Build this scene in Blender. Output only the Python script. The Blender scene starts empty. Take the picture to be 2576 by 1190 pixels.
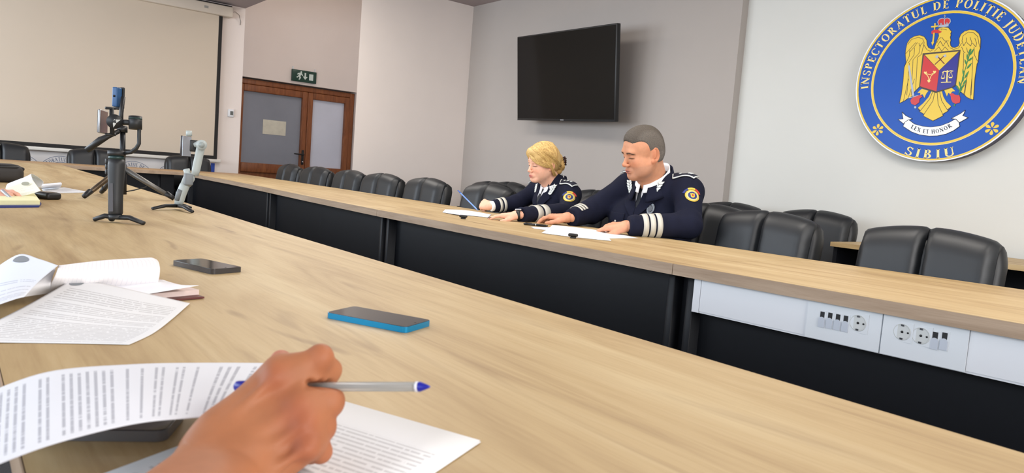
import bpy, bmesh, math, random
import numpy as np
from mathutils import Vector, Matrix, Quaternion
from mathutils.bvhtree import BVHTree
from mathutils.geometry import delaunay_2d_cdt

random.seed(7)
SC = bpy.context.scene
COL = SC.collection
PI = math.pi

# ---------------------------------------------------------------- camera
CAM_Z = 1.01
FPX = 1800.0
YAW, PITCH, ROLL = math.radians(51.2), math.radians(4.97), math.radians(4.45)
_f = Vector((-math.sin(YAW) * math.cos(PITCH), math.cos(YAW) * math.cos(PITCH), -math.sin(PITCH)))
_r = Vector((math.cos(YAW), math.sin(YAW), 0))
_d = _f.cross(_r)
CR = _r * math.cos(ROLL) - _d * math.sin(ROLL)      # right
CD = _r * math.sin(ROLL) + _d * math.cos(ROLL)      # down
CF = _f                                              # forward
cam_data = bpy.data.cameras.new('camera')
cam = bpy.data.objects.new('camera', cam_data)
COL.objects.link(cam)
cam.matrix_world = Matrix(((CR.x, -CD.x, -CF.x, 0), (CR.y, -CD.y, -CF.y, 0), (CR.z, -CD.z, -CF.z, CAM_Z), (0, 0, 0, 1)))
cam_data.sensor_width = 36
cam_data.lens = FPX / 2576 * 36
cam_data.clip_start = 0.02
cam_data.clip_end = 100
cam_data.dof.use_dof = True
cam_data.dof.focus_distance = 3.2
cam_data.dof.aperture_fstop = 11.5
SC.camera = cam

# ---------------------------------------------------------------- light and exposure
SC.view_settings.view_transform = 'Standard'
SC.view_settings.look = 'None'
SC.view_settings.gamma = 1
SC.view_settings.exposure = 0.25
SC.view_settings.use_curve_mapping = False
world = bpy.data.worlds.new('sky'); SC.world = world
world.use_nodes = True
_bg = world.node_tree.nodes['Background']
_bg.inputs[0].default_value = (0.70, 0.82, 1.0, 1)
_bg.inputs[1].default_value = 1.0
WIN_X = (-7.9, -5.0, -2.1, 0.8)
WIN_W, WIN_Z0, WIN_Z1, WIN_Y = 2.3, 0.85, 2.55, -2.2
for i, wx in enumerate(WIN_X):
    ld = bpy.data.lights.new('daylight', 'AREA'); ld.shape = 'RECTANGLE'
    ld.size = WIN_W - 0.1; ld.size_y = WIN_Z1 - WIN_Z0 - 0.1
    ld.energy = (96, 74, 46, 28)[i]; ld.color = (0.84, 0.92, 1.0)
    lo = bpy.data.objects.new('daylight', ld); COL.objects.link(lo)
    lo.location = (wx, WIN_Y + 0.06, (WIN_Z0 + WIN_Z1) / 2)
    lo.rotation_euler = (math.radians(90), 0, 0)      # -Z of the lamp towards +Y

EW0, EW1 = -0.6, 3.0                                # window added in the end wall, right of the camera, to brighten the far walls
ld = bpy.data.lights.new('daylight', 'AREA'); ld.shape = 'RECTANGLE'; ld.size = EW1 - EW0 - .1; ld.size_y = WIN_Z1 - WIN_Z0 - .1
ld.energy = 120; ld.color = (1.0, 0.97, 0.94)
lo = bpy.data.objects.new('daylight', ld); COL.objects.link(lo)
lo.location = (3.2 - .06, (EW0 + EW1) / 2, (WIN_Z0 + WIN_Z1) / 2)
lo.rotation_euler = (math.radians(90), 0, math.radians(90))

LAMPS = [(x, 2.35) for x in (-6.9, -4.2, -1.5, 1.2)]       # ceiling panels above the table ring
for x, y in LAMPS:
    ld = bpy.data.lights.new('panel_light', 'AREA'); ld.shape = 'RECTANGLE'; ld.size = 1.8; ld.size_y = 1.0
    ld.energy = 30; ld.color = (1.0, 0.95, 0.89)
    lo = bpy.data.objects.new('panel_light', ld); COL.objects.link(lo); lo.location = (x, y, 2.90)

# ---------------------------------------------------------------- helpers
def lin(c):
    return tuple(((v / 255) / 12.92 if v / 255 <= 0.04045 else ((v / 255 + 0.055) / 1.055) ** 2.4) for v in c)

def _ray(x, y):
    return CR * ((x - 1288) / FPX) + CD * ((y - 595) / FPX) + CF
def onY(x, y, Y):
    v = _ray(x, y); v = v * (Y / v.y); return Vector((v.x, v.y, v.z + CAM_Z))
def onX(x, y, X):
    v = _ray(x, y); v = v * (X / v.x); return Vector((v.x, v.y, v.z + CAM_Z))
def onZ(x, y, Z=0.75):
    v = _ray(x, y); v = v * ((Z - CAM_Z) / v.z); return Vector((v.x, v.y, v.z + CAM_Z))
def onD(x, y, d):
    v = _ray(x, y) * d; return Vector((v.x, v.y, v.z + CAM_Z))

MATS = {}
def mat(name, rgb, rough=0.6, metal=0.0, spec=0.5, noise=None, bump=None, alpha=None, emit=None, coat=0.0, trans=0.0, vcol=False, sheen=0.0, ior=None):
    if name in MATS: return MATS[name]
    m = bpy.data.materials.new(name); m.use_nodes = True
    nt = m.node_tree; b = nt.nodes['Principled BSDF']
    c = lin(rgb)
    b.inputs['Base Color'].default_value = (*c, 1)
    b.inputs['Roughness'].default_value = rough
    b.inputs['Metallic'].default_value = metal
    b.inputs['Specular IOR Level'].default_value = spec
    if coat: b.inputs['Coat Weight'].default_value = coat
    if trans: b.inputs['Transmission Weight'].default_value = trans
    if sheen: b.inputs['Sheen Weight'].default_value = sheen
    if ior: b.inputs['IOR'].default_value = ior
    if alpha is not None: b.inputs['Alpha'].default_value = alpha
    if emit:
        b.inputs['Emission Color'].default_value = (*lin(emit[0]), 1); b.inputs['Emission Strength'].default_value = emit[1]
    tc = None
    src = None
    if vcol:
        a = nt.nodes.new('ShaderNodeAttribute'); a.attribute_name = 'col'; src = a.outputs['Color']
        nt.links.new(src, b.inputs['Base Color'])
    if noise:                                       # (scale, amount)
        tc = nt.nodes.new('ShaderNodeTexCoord')
        n = nt.nodes.new('ShaderNodeTexNoise'); n.inputs['Scale'].default_value = noise[0]; n.inputs['Detail'].default_value = 5
        nt.links.new(tc.outputs['Object'], n.inputs['Vector'])
        mr = nt.nodes.new('ShaderNodeMapRange'); mr.inputs[1].default_value = 0.3; mr.inputs[2].default_value = 0.7
        mr.inputs[3].default_value = 1 - noise[1]; mr.inputs[4].default_value = 1 + noise[1]
        nt.links.new(n.outputs['Fac'], mr.inputs[0])
        mx = nt.nodes.new('ShaderNodeVectorMath'); mx.operation = 'SCALE'
        if src: nt.links.new(src, mx.inputs[0])
        else: mx.inputs[0].default_value = c
        nt.links.new(mr.outputs[0], mx.inputs['Scale'])
        nt.links.new(mx.outputs[0], b.inputs['Base Color'])
    if bump:                                        # (scale, strength, distance)
        tc = tc or nt.nodes.new('ShaderNodeTexCoord')
        n = nt.nodes.new('ShaderNodeTexNoise'); n.inputs['Scale'].default_value = bump[0]; n.inputs['Detail'].default_value = 4
        nt.links.new(tc.outputs['Object'], n.inputs['Vector'])
        bp = nt.nodes.new('ShaderNodeBump'); bp.inputs['Strength'].default_value = bump[1]; bp.inputs['Distance'].default_value = bump[2]
        nt.links.new(n.outputs['Fac'], bp.inputs['Height']); nt.links.new(bp.outputs[0], b.inputs['Normal'])
    MATS[name] = m
    return m

def wood_mat(name, cols, rough=0.42, scale=(1, 1, 1), streak=0.5, knots=True):
    m = bpy.data.materials.new(name); m.use_nodes = True; MATS[name] = m
    nt = m.node_tree; N = nt.nodes.new; L = nt.links.new; b = nt.nodes['Principled BSDF']
    b.inputs['Roughness'].default_value = rough
    g = N('ShaderNodeNewGeometry')
    def noise(vec, sc, detail=6, dist=0.0, rough_=0.55):
        mp = N('ShaderNodeMapping'); mp.inputs['Scale'].default_value = tuple(a * b_ for a, b_ in zip(sc, scale)); L(vec, mp.inputs['Vector'])
        n = N('ShaderNodeTexNoise'); n.inputs['Scale'].default_value = 1; n.inputs['Detail'].default_value = detail
        n.inputs['Distortion'].default_value = dist; n.inputs['Roughness'].default_value = rough_
        L(mp.outputs[0], n.inputs['Vector']); return n.outputs['Fac']
    P = g.outputs['Position']
    base = noise(P, (0.9, 7.0, 3), 7, 0.9, 0.62)
    r = N('ShaderNodeValToRGB'); r.color_ramp.elements[0].position = 0.33; r.color_ramp.elements[1].position = 0.68
    r.color_ramp.elements[0].color = (*lin(cols[0]), 1); r.color_ramp.elements[1].color = (*lin(cols[2]), 1)
    e = r.color_ramp.elements.new(0.5); e.color = (*lin(cols[1]), 1)
    L(base, r.inputs[0])
    def mul(col, fac, lo, hi, dark):
        mr = N('ShaderNodeMapRange'); mr.inputs[1].default_value = lo; mr.inputs[2].default_value = hi
        L(fac, mr.inputs[0])
        mx = N('ShaderNodeMix'); mx.data_type = 'RGBA'; mx.blend_type = 'MULTIPLY'
        L(mr.outputs[0], mx.inputs[0]); L(col, mx.inputs[6]); mx.inputs[7].default_value = (*dark, 1)
        return mx.outputs[2]
    c = r.outputs[0]
    c = mul(c, noise(P, (1.3, 11.0, 4), 4, 1.4), 0.58, 0.78, (0.80 - 0.1 * streak, 0.75 - 0.1 * streak, 0.72 - 0.1 * streak))
    c = mul(c, noise(P, (6, 150, 60), 3, 0.3), 0.45, 0.75, (0.90, 0.87, 0.84))
    if knots:
        c = mul(c, noise(P, (2.7, 15.0, 6), 2, 0.8, 0.4), 0.70, 0.80, (0.55, 0.48, 0.44))
    L(c, b.inputs['Base Color'])
    bp = N('ShaderNodeBump'); bp.inputs['Strength'].default_value = 0.08; bp.inputs['Distance'].default_value = 0.001
    L(noise(P, (8, 160, 60), 3), bp.inputs['Height']); L(bp.outputs[0], b.inputs['Normal'])
    return m

class MB:
    """collects shapes and links them as one mesh object"""
    def __init__(s): s.v = []; s.f = []; s.smooth = []
    def add(s, v, f, smooth=False):
        o = len(s.v); s.v += [tuple(p) for p in v]; s.f += [tuple(i + o for i in q) for q in f]; s.smooth += [smooth] * len(f); return s
    def box(s, lo, hi, mtx=None):
        x0, y0, z0 = lo; x1, y1, z1 = hi
        v = [Vector(p) for p in ((x0, y0, z0), (x1, y0, z0), (x1, y1, z0), (x0, y1, z0), (x0, y0, z1), (x1, y0, z1), (x1, y1, z1), (x0, y1, z1))]
        if mtx: v = [mtx @ p for p in v]
        return s.add(v, [(3, 2, 1, 0), (4, 5, 6, 7), (0, 1, 5, 4), (1, 2, 6, 5), (2, 3, 7, 6), (3, 0, 4, 7)])
    def rbox(s, lo, hi, r, seg=3, mtx=None, axes=None, smooth=True):
        bm = bmesh.new(); bmesh.ops.create_cube(bm, size=1)
        for v in bm.verts: v.co = Vector([lo[i] + (v.co[i] + 0.5) * (hi[i] - lo[i]) for i in range(3)])
        ed = bm.edges[:]
        if axes is not None:                        # only edges along these axes
            ed = [e for e in ed if max(range(3), key=lambda i: abs((e.verts[1].co - e.verts[0].co)[i])) in axes]
        bmesh.ops.bevel(bm, geom=ed, offset=r, segments=seg, profile=0.5, affect='EDGES')
        bm.verts.index_update()
        s.add([(mtx @ v.co) if mtx else v.co.copy() for v in bm.verts], [[v.index for v in f.verts] for f in bm.faces], smooth)
        bm.free(); return s
    def prism(s, pts, z0, z1, mtx=None, axis=2):
        n = len(pts)
        def P(p, z): 
            q = {2: (p[0], p[1], z), 1: (p[0], z, p[1]), 0: (z, p[0], p[1])}[axis]
            q = Vector(q); return mtx @ q if mtx else q
        v = [P(p, z0) for p in pts] + [P(p, z1) for p in pts]
        f = [tuple(range(n))[::-1], tuple(range(n, 2 * n))] + [(i, (i + 1) % n, n + (i + 1) % n, n + i) for i in range(n)]
        return s.add(v, f)
    def tube(s, path, rad, n=10, caps=True, flat=1.0, up=None):
        path = [Vector(p) for p in path]; m = len(path)
        if not hasattr(rad, '__len__'): rad = [rad] * m
        t0 = (path[1] - path[0]).normalized()
        u = Vector(up) if up else (Vector((0, 0, 1)) if abs(t0.z) < 0.9 else Vector((1, 0, 0)))
        v = []; 
        for i, p in enumerate(path):
            t = (path[min(i + 1, m - 1)] - path[max(i - 1, 0)]).normalized()
            a = t.cross(u).normalized(); u2 = a.cross(t).normalized(); 
            if not up: u = u2
            for k in range(n):
                w = 2 * PI * k / n; v.append(p + (a * math.cos(w) + u2 * math.sin(w) * flat) * rad[i])
        f = [(i * n + k, i * n + (k + 1) % n, (i + 1) * n + (k + 1) % n, (i + 1) * n + k) for i in range(m - 1) for k in range(n)]
        if caps: f += [tuple(range(n))[::-1], tuple(range((m - 1) * n, m * n))]
        return s.add(v, f, True)
    def cyl(s, a, b, r, n=20, r2=None): return s.tube([a, b], [r, r if r2 is None else r2], n)
    def lathe(s, prof, n=24, mtx=None, caps=True):
        v = []; m = len(prof)
        for r, z in prof:
            for k in range(n):
                p = Vector((r * math.cos(2 * PI * k / n), r * math.sin(2 * PI * k / n), z)); v.append(mtx @ p if mtx else p)
        f = [(i * n + k, i * n + (k + 1) % n, (i + 1) * n + (k + 1) % n, (i + 1) * n + k) for i in range(m - 1) for k in range(n)]
        if caps: f += [tuple(range(n))[::-1], tuple(range((m - 1) * n, m * n))]
        return s.add(v, f, True)
    def grid(s, fn, nu, nv, thick=0.0, smooth=True):
        v = [Vector(fn(i / nu, j / nv)) for j in range(nv + 1) for i in range(nu + 1)]
        q = lambda i, j: j * (nu + 1) + i
        f = [(q(i, j), q(i + 1, j), q(i + 1, j + 1), q(i, j + 1)) for j in range(nv) for i in range(nu)]
        return s.add(v, f, smooth)
    def build(s, name, material, parent=None, auto=False):
        me = bpy.data.meshes.new(name); me.from_pydata(s.v, [], s.f)
        me.polygons.foreach_set('use_smooth', s.smooth)
        bm = bmesh.new(); bm.from_mesh(me); bmesh.ops.recalc_face_normals(bm, faces=bm.faces); bm.to_mesh(me); bm.free()
        me.update()
        if auto: 
            try: me.set_sharp_from_angle(angle=math.radians(40))
            except Exception: pass
        me.materials.append(material)
        return link(name, me, parent)

def link(name, me, parent=None):
    o = bpy.data.objects.new(name, me); COL.objects.link(o)
    if parent is not None:
        o.parent = parent
        o.matrix_parent_inverse = Matrix(PWORLD.get(parent.name, Matrix())).inverted() if parent.name in PWORLD else Matrix()
    return o
PWORLD = {}      # things whose parts are built in world coordinates

def props(o, label=None, cat=None, group=None, kind=None):
    if label: o['label'] = label
    if cat: o['category'] = cat
    if group: o['group'] = group
    if kind: o['kind'] = kind
    return o
def thing(name, label, cat, loc=(0, 0, 0), rotz=0, group=None, world=False, kind=None):
    o = bpy.data.objects.new(name, None); COL.objects.link(o)
    o.location = loc; o.rotation_euler = (0, 0, rotz); o.empty_display_size = 0.1
    if world: PWORLD[o.name] = Matrix.Translation(Vector(loc)) @ Matrix.Rotation(rotz, 4, 'Z')
    return props(o, label, cat, group, kind)
def dup(root, loc, rotz, label, group=None):
    r = root.copy(); COL.objects.link(r); r.location = loc; r.rotation_euler = (0, 0, rotz)
    r['label'] = label
    if group: r['group'] = group
    for ch in list(root.children):
        c = ch.copy(); COL.objects.link(c); c.parent = r
        for g in list(ch.children):
            d = g.copy(); COL.objects.link(d); d.parent = c
    return r
def struct(name, mb, m, parent=None, label=None):
    o = mb.build(name, m, parent)
    if parent is None: props(o, label, None, None, 'structure')
    return o

# common materials
M_WALL = mat('white_wall_paint', (236, 226, 220), 0.9, noise=(3, 0.012), bump=(260, 0.12, 0.001))
M_WALLR = mat('cool_white_wall_paint', (212, 213, 209), 0.9, noise=(3, 0.01), bump=(260, 0.12, 0.001))
M_GREY = mat('grey_wall_paint', (172, 165, 160), 0.85, noise=(3, 0.012), bump=(260, 0.12, 0.001))
M_CEIL = mat('grey_ceiling_paint', (164, 152, 152), 0.9, noise=(4, 0.012))
M_TOP = wood_mat('oak_laminate', ((162, 134, 92), (184, 158, 114), (198, 176, 134)), 0.5)
M_EDGE = wood_mat('oak_edge_band', ((158, 134, 110), (172, 148, 124), (184, 160, 136)), 0.5, (1.5, 1, 6), 0.2, False)
M_BLACKP = mat('black_panel_laminate', (12, 14, 20), 0.5, spec=.3, noise=(40, 0.05), bump=(300, 0.1, 0.0006))
M_BLACK = mat('black_plastic', (22, 23, 25), 0.45)
M_BLACKG = mat('black_gloss', (10, 10, 12), 0.12)
M_DARKMETAL = mat('dark_metal', (40, 41, 44), 0.4, 0.6)
M_CHROME = mat('chrome', (200, 200, 205), 0.2, 1.0)
M_WHITEP = mat('white_plastic', (226, 228, 232), 0.4)
# ================================================================ the room
CEIL = 2.93
YG, YW = 4.88, 4.96           # grey wall plane, white wall plane
XS, XD, XC = -9.96, -11.0, -7.12   # screen wall, door wall, return wall
XE = -3.43                    # end of the grey wall
YN, YS = 3.16, WIN_Y          # end of the screen wall / edge of the lower ceiling; window wall
XR = 3.2
m_floor = mat('dark_grey_carpet', (74, 72, 72), 0.95, noise=(180, 0.2), bump=(500, 0.5, 0.003))
struct('floor', MB().box((XD - 0.3, YS - 0.2, -0.1), (XR + 0.2, 5.8, 0)), m_floor)
mb = MB().box((XD - .3, YS - .2, CEIL), (XR + .2, YN, CEIL + 0.2)).box((XC, YN, CEIL), (XR + .2, 5.8, CEIL + .2))
struct('ceiling', mb, M_CEIL)
struct('ceiling_niche', MB().box((XD - .3, YN - .1, 3.7), (XC + .1, 5.8, 3.8)), M_WALL)
struct('trim_1', MB().box((XD - .3, YN - .12, CEIL + .2), (XC, YN, 3.7)), M_WALL)
struct('wall_left', MB().box((XS - .35, YS - .2, 0), (XS, YN, CEIL)), M_WALL)
# door wall with an opening for the door
DY0, DY1, DZ = 3.36, 5.345, 2.145
struct('wall_door', MB().box((XD - .25, 2.6, 0), (XD, DY0, 3.7)).box((XD - .25, DY1, 0), (XD, 5.8, 3.7)).box((XD - .25, DY0, DZ), (XD, DY1, 3.7)), M_WALL)
struct('wall_niche', MB().box((XD, 5.6, 0), (XC, 5.8, 3.7)), M_WALL)
struct('wall_return', MB().prism([(XC, 3.456), (XC, 5.6), (XC - .3, 5.6), (XC - .3, 3.72)], 0, 3.7), M_WALL)
struct('wall_corridor', MB().box((XD - .30, 3.0, 0), (XD - .25, 5.7, 2.6)), M_WALL)
struct('wall_back', MB().box((XC, YG, 0), (XE, YG + .3, CEIL)), M_GREY)
struct('wall_right', MB().box((XE, YW, 0), (XR, YW + .3, CEIL)), M_WALLR)
struct('wall_end', MB().box((XR, YS - .2, 0), (XR + .2, YW, WIN_Z0)).box((XR, YS - .2, WIN_Z1), (XR + .2, YW, CEIL)).box((XR, YS - .2, WIN_Z0), (XR + .2, EW0, WIN_Z1)).box((XR, EW1, WIN_Z0), (XR + .2, YW, WIN_Z1)), M_WALLR)
mb = MB().box((XS, YS - .2, 0), (XR, YS, WIN_Z0)).box((XS, YS - .2, WIN_Z1), (XR, YS, CEIL))
xs = [XS] + [v for wx in WIN_X for v in (wx - WIN_W / 2, wx + WIN_W / 2)] + [XR]
for i in range(0, len(xs), 2): mb.box((xs[i], YS - .2, WIN_Z0), (xs[i + 1], YS, WIN_Z1))
struct('wall_front', mb, M_WALL)
m_glass = mat('window_glass', (235, 245, 250), 0.02, trans=1.0, ior=1.1)
for i, wx in enumerate(WIN_X):
    w = thing('window_%d' % (i + 1), None, None, (wx, YS - .1, WIN_Z0), kind='structure')
    h = WIN_Z1 - WIN_Z0; a = WIN_W / 2
    for lo, hi in (((-a, -.03, 0), (-a + .07, .03, h)), ((a - .07, -.03, 0), (a, .03, h)), ((-a, -.03, 0), (a, .03, .07)), ((-a, -.03, h - .07), (a, .03, h)), ((-.04, -.03, 0), (.04, .03, h))):
        MB().box(lo, hi).build('window_frame', M_WHITEP, w)
    for s in (-1, 1):
        MB().box((min(s * .04, s * (a - .07)), -.004, .07), (max(s * .04, s * (a - .07)), .004, h - .07)).build('pane', m_glass, w)
w = thing('window_%d' % (len(WIN_X) + 1), None, None, (XR + .1, EW0, WIN_Z0), kind='structure')  # unseen end window, added to light the door and screen walls
h = WIN_Z1 - WIN_Z0; a = EW1 - EW0
for lo, hi in (((-.03, 0, 0), (.03, .07, h)), ((-.03, a - .07, 0), (.03, a, h)), ((-.03, .07, 0), (.03, a - .07, .07)), ((-.03, .07, h - .07), (.03, a - .07, h)), ((-.03, a / 2 - .04, .07), (.03, a / 2 + .04, h - .07))):
    MB().box(lo, hi).build('window_frame', M_WHITEP, w)
for y0, y1 in ((.07, a / 2 - .04), (a / 2 + .04, a - .07)): MB().box((-.004, y0, .07), (.004, y1, h - .07)).build('pane', m_glass, w)
# skirting
m_skirt = mat('dark_skirting', (60, 50, 44), 0.6)
struct('baseboard_back', MB().box((XC, YG - .015, 0), (XE, YG, .08)), m_skirt)
struct('baseboard_right', MB().box((XE, YW - .015, 0), (XR, YW, .08)), m_skirt)
struct('baseboard_left', MB().box((XS, YS, 0), (XS + .015, YN, .08)), m_skirt)

# ---------------------------------------------------------------- glazed double door
m_frame = wood_mat('brown_door_frame', ((118, 66, 32), (138, 80, 42), (154, 94, 52)), 0.45, (3, 3, 1), 0.6, False)
def frosted(name, rgb, rough):
    m = mat(name, rgb, rough, spec=0.5)
    return m
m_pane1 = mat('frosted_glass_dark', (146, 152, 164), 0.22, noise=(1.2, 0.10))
m_pane2 = mat('frosted_glass_daylit', (218, 224, 240), 0.25, noise=(1.5, 0.05))  # daylight from the corridor behind is put into this opaque pane colour
door = thing('door_1', 'brown framed double door with two frosted glass panes', None, (XD, DY0, 0), kind='structure', world=True)
FX0, FX1 = XD - .16, XD - .06          # frame depth
DL0, DLM, DR1 = DY0 + .012, 4.53, DY1 - .012
ftop = 2.125
def bar(name, y0, y1, z0, z1, x0=FX0, x1=FX1, p=door, m=m_frame): return MB().rbox((x0, y0, z0), (x1, y1, z1), .008, 2).build(name, m, p)
bar('door_jamb', DL0, DL0 + .075, 0, ftop); bar('door_jamb', DR1 - .075, DR1, 0, ftop); bar('door_lintel', DL0 + .075, DR1 - .075, ftop - .075, ftop)
def leaf(y0, y1, st, gm, midz):
    lf = bar('door_stile', y0, y0 + st, 0.02, ftop - .08, FX0 + .02, FX1 + .02)
    bar('door_stile', y1 - st, y1, 0.02, ftop - .08, FX0 + .02, FX1 + .02)
    for z0, z1 in ((ftop - .18, ftop - .08), (midz - .14, midz), (.02, .16)): bar('door_rail', y0 + st, y1 - st, z0, z1, FX0 + .02, FX1 + .02)
    MB().box((FX0 + .06, y0 + st, midz), (FX0 + .07, y1 - st, ftop - .18)).build('pane', gm, door)
    MB().box((FX0 + .04, y0 + st, .16), (FX0 + .07, y1 - st, midz - .14)).build('door_panel', m_frame, door)
leaf(DL0 + .078, DLM, .085, m_pane1, 0.875)
leaf(DLM + .006, DR1 - .078, .085, m_pane2, 0.875)
# handle
h = MB().rbox((FX1 + .02, DLM - .062, .90), (FX1 + .032, DLM - .022, 1.13), .005, 2).build('handle_plate', M_BLACK, door)
MB().tube([(FX1 + .03, DLM - .042, 1.06), (FX1 + .075, DLM - .042, 1.06), (FX1 + .08, DLM - .06, 1.06), (FX1 + .08, DLM - .2, 1.065)], .011, 8).build('lever', M_BLACK, h)
MB().cyl((FX1 + .03, DLM - .042, .945), (FX1 + .04, DLM - .042, .945), .012, 10).build('key_cylinder', M_CHROME, h)
for z in (.4, 1.1, 1.9): MB().cyl((FX1 + .025, DL0 + .077, z - .05), (FX1 + .025, DL0 + .077, z + .05), .011, 8).build('hinge', m_frame, door)
# notice taped to the glass
a, b = onX(663, 300, XD - .07), onX(719, 342, XD - .07)
nt_ = MB().box((FX0 + .072, a.y, b.z), (FX0 + .075, b.y, a.z)).build('paper_notice', mat('faded_paper', (222, 220, 204), 0.8, noise=(14, 0.07)), None)
props(nt_, 'faded blank paper notice taped to the dark glass of the brown door', 'notice')

# ---------------------------------------------------------------- exit sign above the door
p0, p1 = onX(735, 173, XD + .03), onX(795, 208, XD + .03)
ys0, ys1 = p0.y, p1.y; zs0, zs1 = onX(737, 203, XD + .03).z, p0.z + .0
ex = thing('exit_sign', 'dark green emergency exit sign with running figure, arrow and door above the brown door', 'sign', (XD, (ys0 + ys1) / 2, zs0), world=True)
MB().rbox((XD, ys0, zs0), (XD + .04, ys1, zs1), .006, 2).build('sign_box', mat('exit_green', (16, 62, 50), 0.35), ex)
m_sw = mat('exit_white', (214, 228, 222), 0.5)
xw = XD + .041; hh = zs1 - zs0; ww = ys1 - ys0
def sp(pts): return [(ys0 + u * ww, zs0 + v * hh) for u, v in pts]
def plate(name, pts, m=m_sw): return MB().prism(sp(pts), xw, xw + .002, axis=0).build(name, m, ex)
plate('door_pictogram', ((.69, .22), (.86, .22), (.86, .76), (.69, .76)))
plate('arrow', ((.5, .80), (.56, .80), (.56, .48), (.63, .48), (.53, .22), (.43, .48), (.50, .48)))
m_ = MB().prism(sp(((.17, .36), (.21, .30), (.27, .44), (.30, .30), (.26, .18), (.31, .16), (.36, .34), (.33, .48), (.37, .62), (.40, .52), (.44, .55), (.39, .74), (.30, .76), (.22, .70), (.20, .58), (.24, .57), (.26, .64), (.28, .63), (.25, .50))), xw, xw + .002, axis=0)
m_.prism(sp([(.36 + .035 * math.cos(t * PI / 5), .82 + .085 * math.sin(t * PI / 5)) for t in range(10)]), xw, xw + .002, axis=0)
m_.build('running_figure', m_sw, ex)
for u in (.05, .95): MB().box((XD, ys0 + u * ww - .008, zs1 - .01), (XD + .02, ys0 + u * ww + .008, zs1 + .045)).build('bracket', M_WHITEP, ex)

# ---------------------------------------------------------------- thermostat on the strip of wall beside the screen
a, b = onX(574, 274, XS + .02), onX(588, 295, XS + .02)
th = thing('thermostat', 'small square white wall control with grey display between the screen and the door', 'thermostat', (XS, a.y, b.z), world=True)
MB().rbox((XS, a.y, b.z), (XS + .025, b.y, a.z), .006, 2).build('housing', M_WHITEP, th)
MB().box((XS + .024, a.y + .35 * (b.y - a.y), b.z + .25 * (a.z - b.z)), (XS + .027, b.y - .15 * (b.y - a.y), a.z - .25 * (a.z - b.z))).build('display', mat('lcd_grey', (96, 100, 98), 0.3), th)

# ---------------------------------------------------------------- projection screen
sc = thing('projection_screen', 'large pull-down projection screen with black border on the far left wall', 'screen', (XS, 1.0, 1.0), world=True)
XP = XS + .07
br, tr = onX(545.5, 401, XP), onX(559, 26, XP)
ZB, ZT, Y1 = br.z, 2.86, br.y
Y0 = Y1 - 4.1
m_canvas = mat('screen_canvas', (204, 190, 172), 0.8, noise=(2, 0.01))
m_border = mat('screen_border', (24, 21, 20), 0.7)
bw = .045
MB().box((XP - .004, Y0 + bw, ZB + bw), (XP, Y1 - bw, ZT)).build('canvas', m_canvas, sc)
MB().box((XP - .004, Y0, ZB), (XP + .001, Y0 + bw, ZT)).build('border', m_border, sc)
MB().box((XP - .004, Y1 - bw, ZB), (XP + .001, Y1, ZT)).build('border', m_border, sc)
MB().box((XP - .004, Y0 + bw, ZB), (XP + .001, Y1 - bw, ZB + bw)).build('border', m_border, sc)
MB().rbox((XP - .015, Y0 - .06, ZB - .04), (XP + .01, Y1 + .05, ZB), .006, 2).build('weight_bar', mat('screen_bar', (224, 220, 212), 0.5), sc)
m_case = mat('screen_case', (216, 206, 192), 0.5)
cs = MB().rbox((XS, Y0 - .15, 2.755), (XS + .14, Y1 + .11, 2.885), .012, 2).build('case', m_case, sc)
MB().box((XS + .02, Y0 - .1, 2.885), (XS + .12, Y1 + .1, 2.90)).build('mounting_strip', M_DARKMETAL, sc)
MB().box((XS + .14, Y1 - .25, 2.81), (XS + .1415, Y1 - .2, 2.84)).build('maker_label', mat('label_grey', (150, 146, 140), 0.5), cs)
MB().tube([(XS + .06, Y1 + .11, 2.83), (XS + .05, Y1 + .16, 2.85), (XS + .03, Y1 + .22, 2.82), (XS + .01, Y1 + .25, 2.74), (XS + .004, Y1 + .245, 2.70)], .004, 6).build('cable', mat('grey_cable', (130, 122, 116), 0.6), sc)

# ---------------------------------------------------------------- television on the grey wall
tv = thing('television', 'black flat screen television tilted forward on the grey wall', 'television', (-5.3, 4.6, 1.6), world=True)
C = [onY(1304, 306, 4.63), onY(1558, 306, 4.63), onY(1550, 57, 4.47), onY(1292, 92, 4.60)]
# a true flat rectangle close to those corners
cen = (C[0] + C[1] + C[2] + C[3]) / 4
ux = ((C[1] - C[0]) + (C[2] - C[3])).normalized(); uz = ((C[3] - C[0]) + (C[2] - C[1])); uz = (uz - ux * uz.dot(ux)).normalized(); un = ux.cross(uz)   # un points away from the room? checked below
if un.y > 0: un = -un
TW, TH = 1.45, .835
mt = Matrix(((ux.x, uz.x, un.x, cen.x), (ux.y, uz.y, un.y, cen.y), (ux.z, uz.z, un.z, cen.z), (0, 0, 0, 1)))
body = MB().rbox((-TW / 2, -TH / 2, -.045), (TW / 2, TH / 2, 0), .006, 2, mt).build('housing', M_BLACK, tv)
MB().box((-TW / 2 + .012, -TH / 2 + .02, 0), (TW / 2 - .012, TH / 2 - .012, .0015), mt).build('screen_panel', mat('tv_glass', (7, 7, 9), 0.1, spec=0.22), tv)
MB().box((-.025, -TH / 2 + .006, 0), (.025, -TH / 2 + .013, .001), mt).build('maker_mark', mat('tv_mark', (170, 170, 175), 0.4), tv)
MB().box((-TW / 2, -TH / 2 - .0, .0), (TW / 2, -TH / 2 + .003, .001), mt).build('lower_trim', M_DARKMETAL, tv)
MB().tube([mt @ Vector((0, .02, -.045)), (cen.x + .02, YG - .03, cen.z + .02)], .03, 8).build('mount_arm', M_DARKMETAL, tv)
MB().box((cen.x - .2, YG - .03, cen.z - .15), (cen.x + .2, YG, cen.z + .15)).build('mount_plate', M_DARKMETAL, tv)

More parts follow.
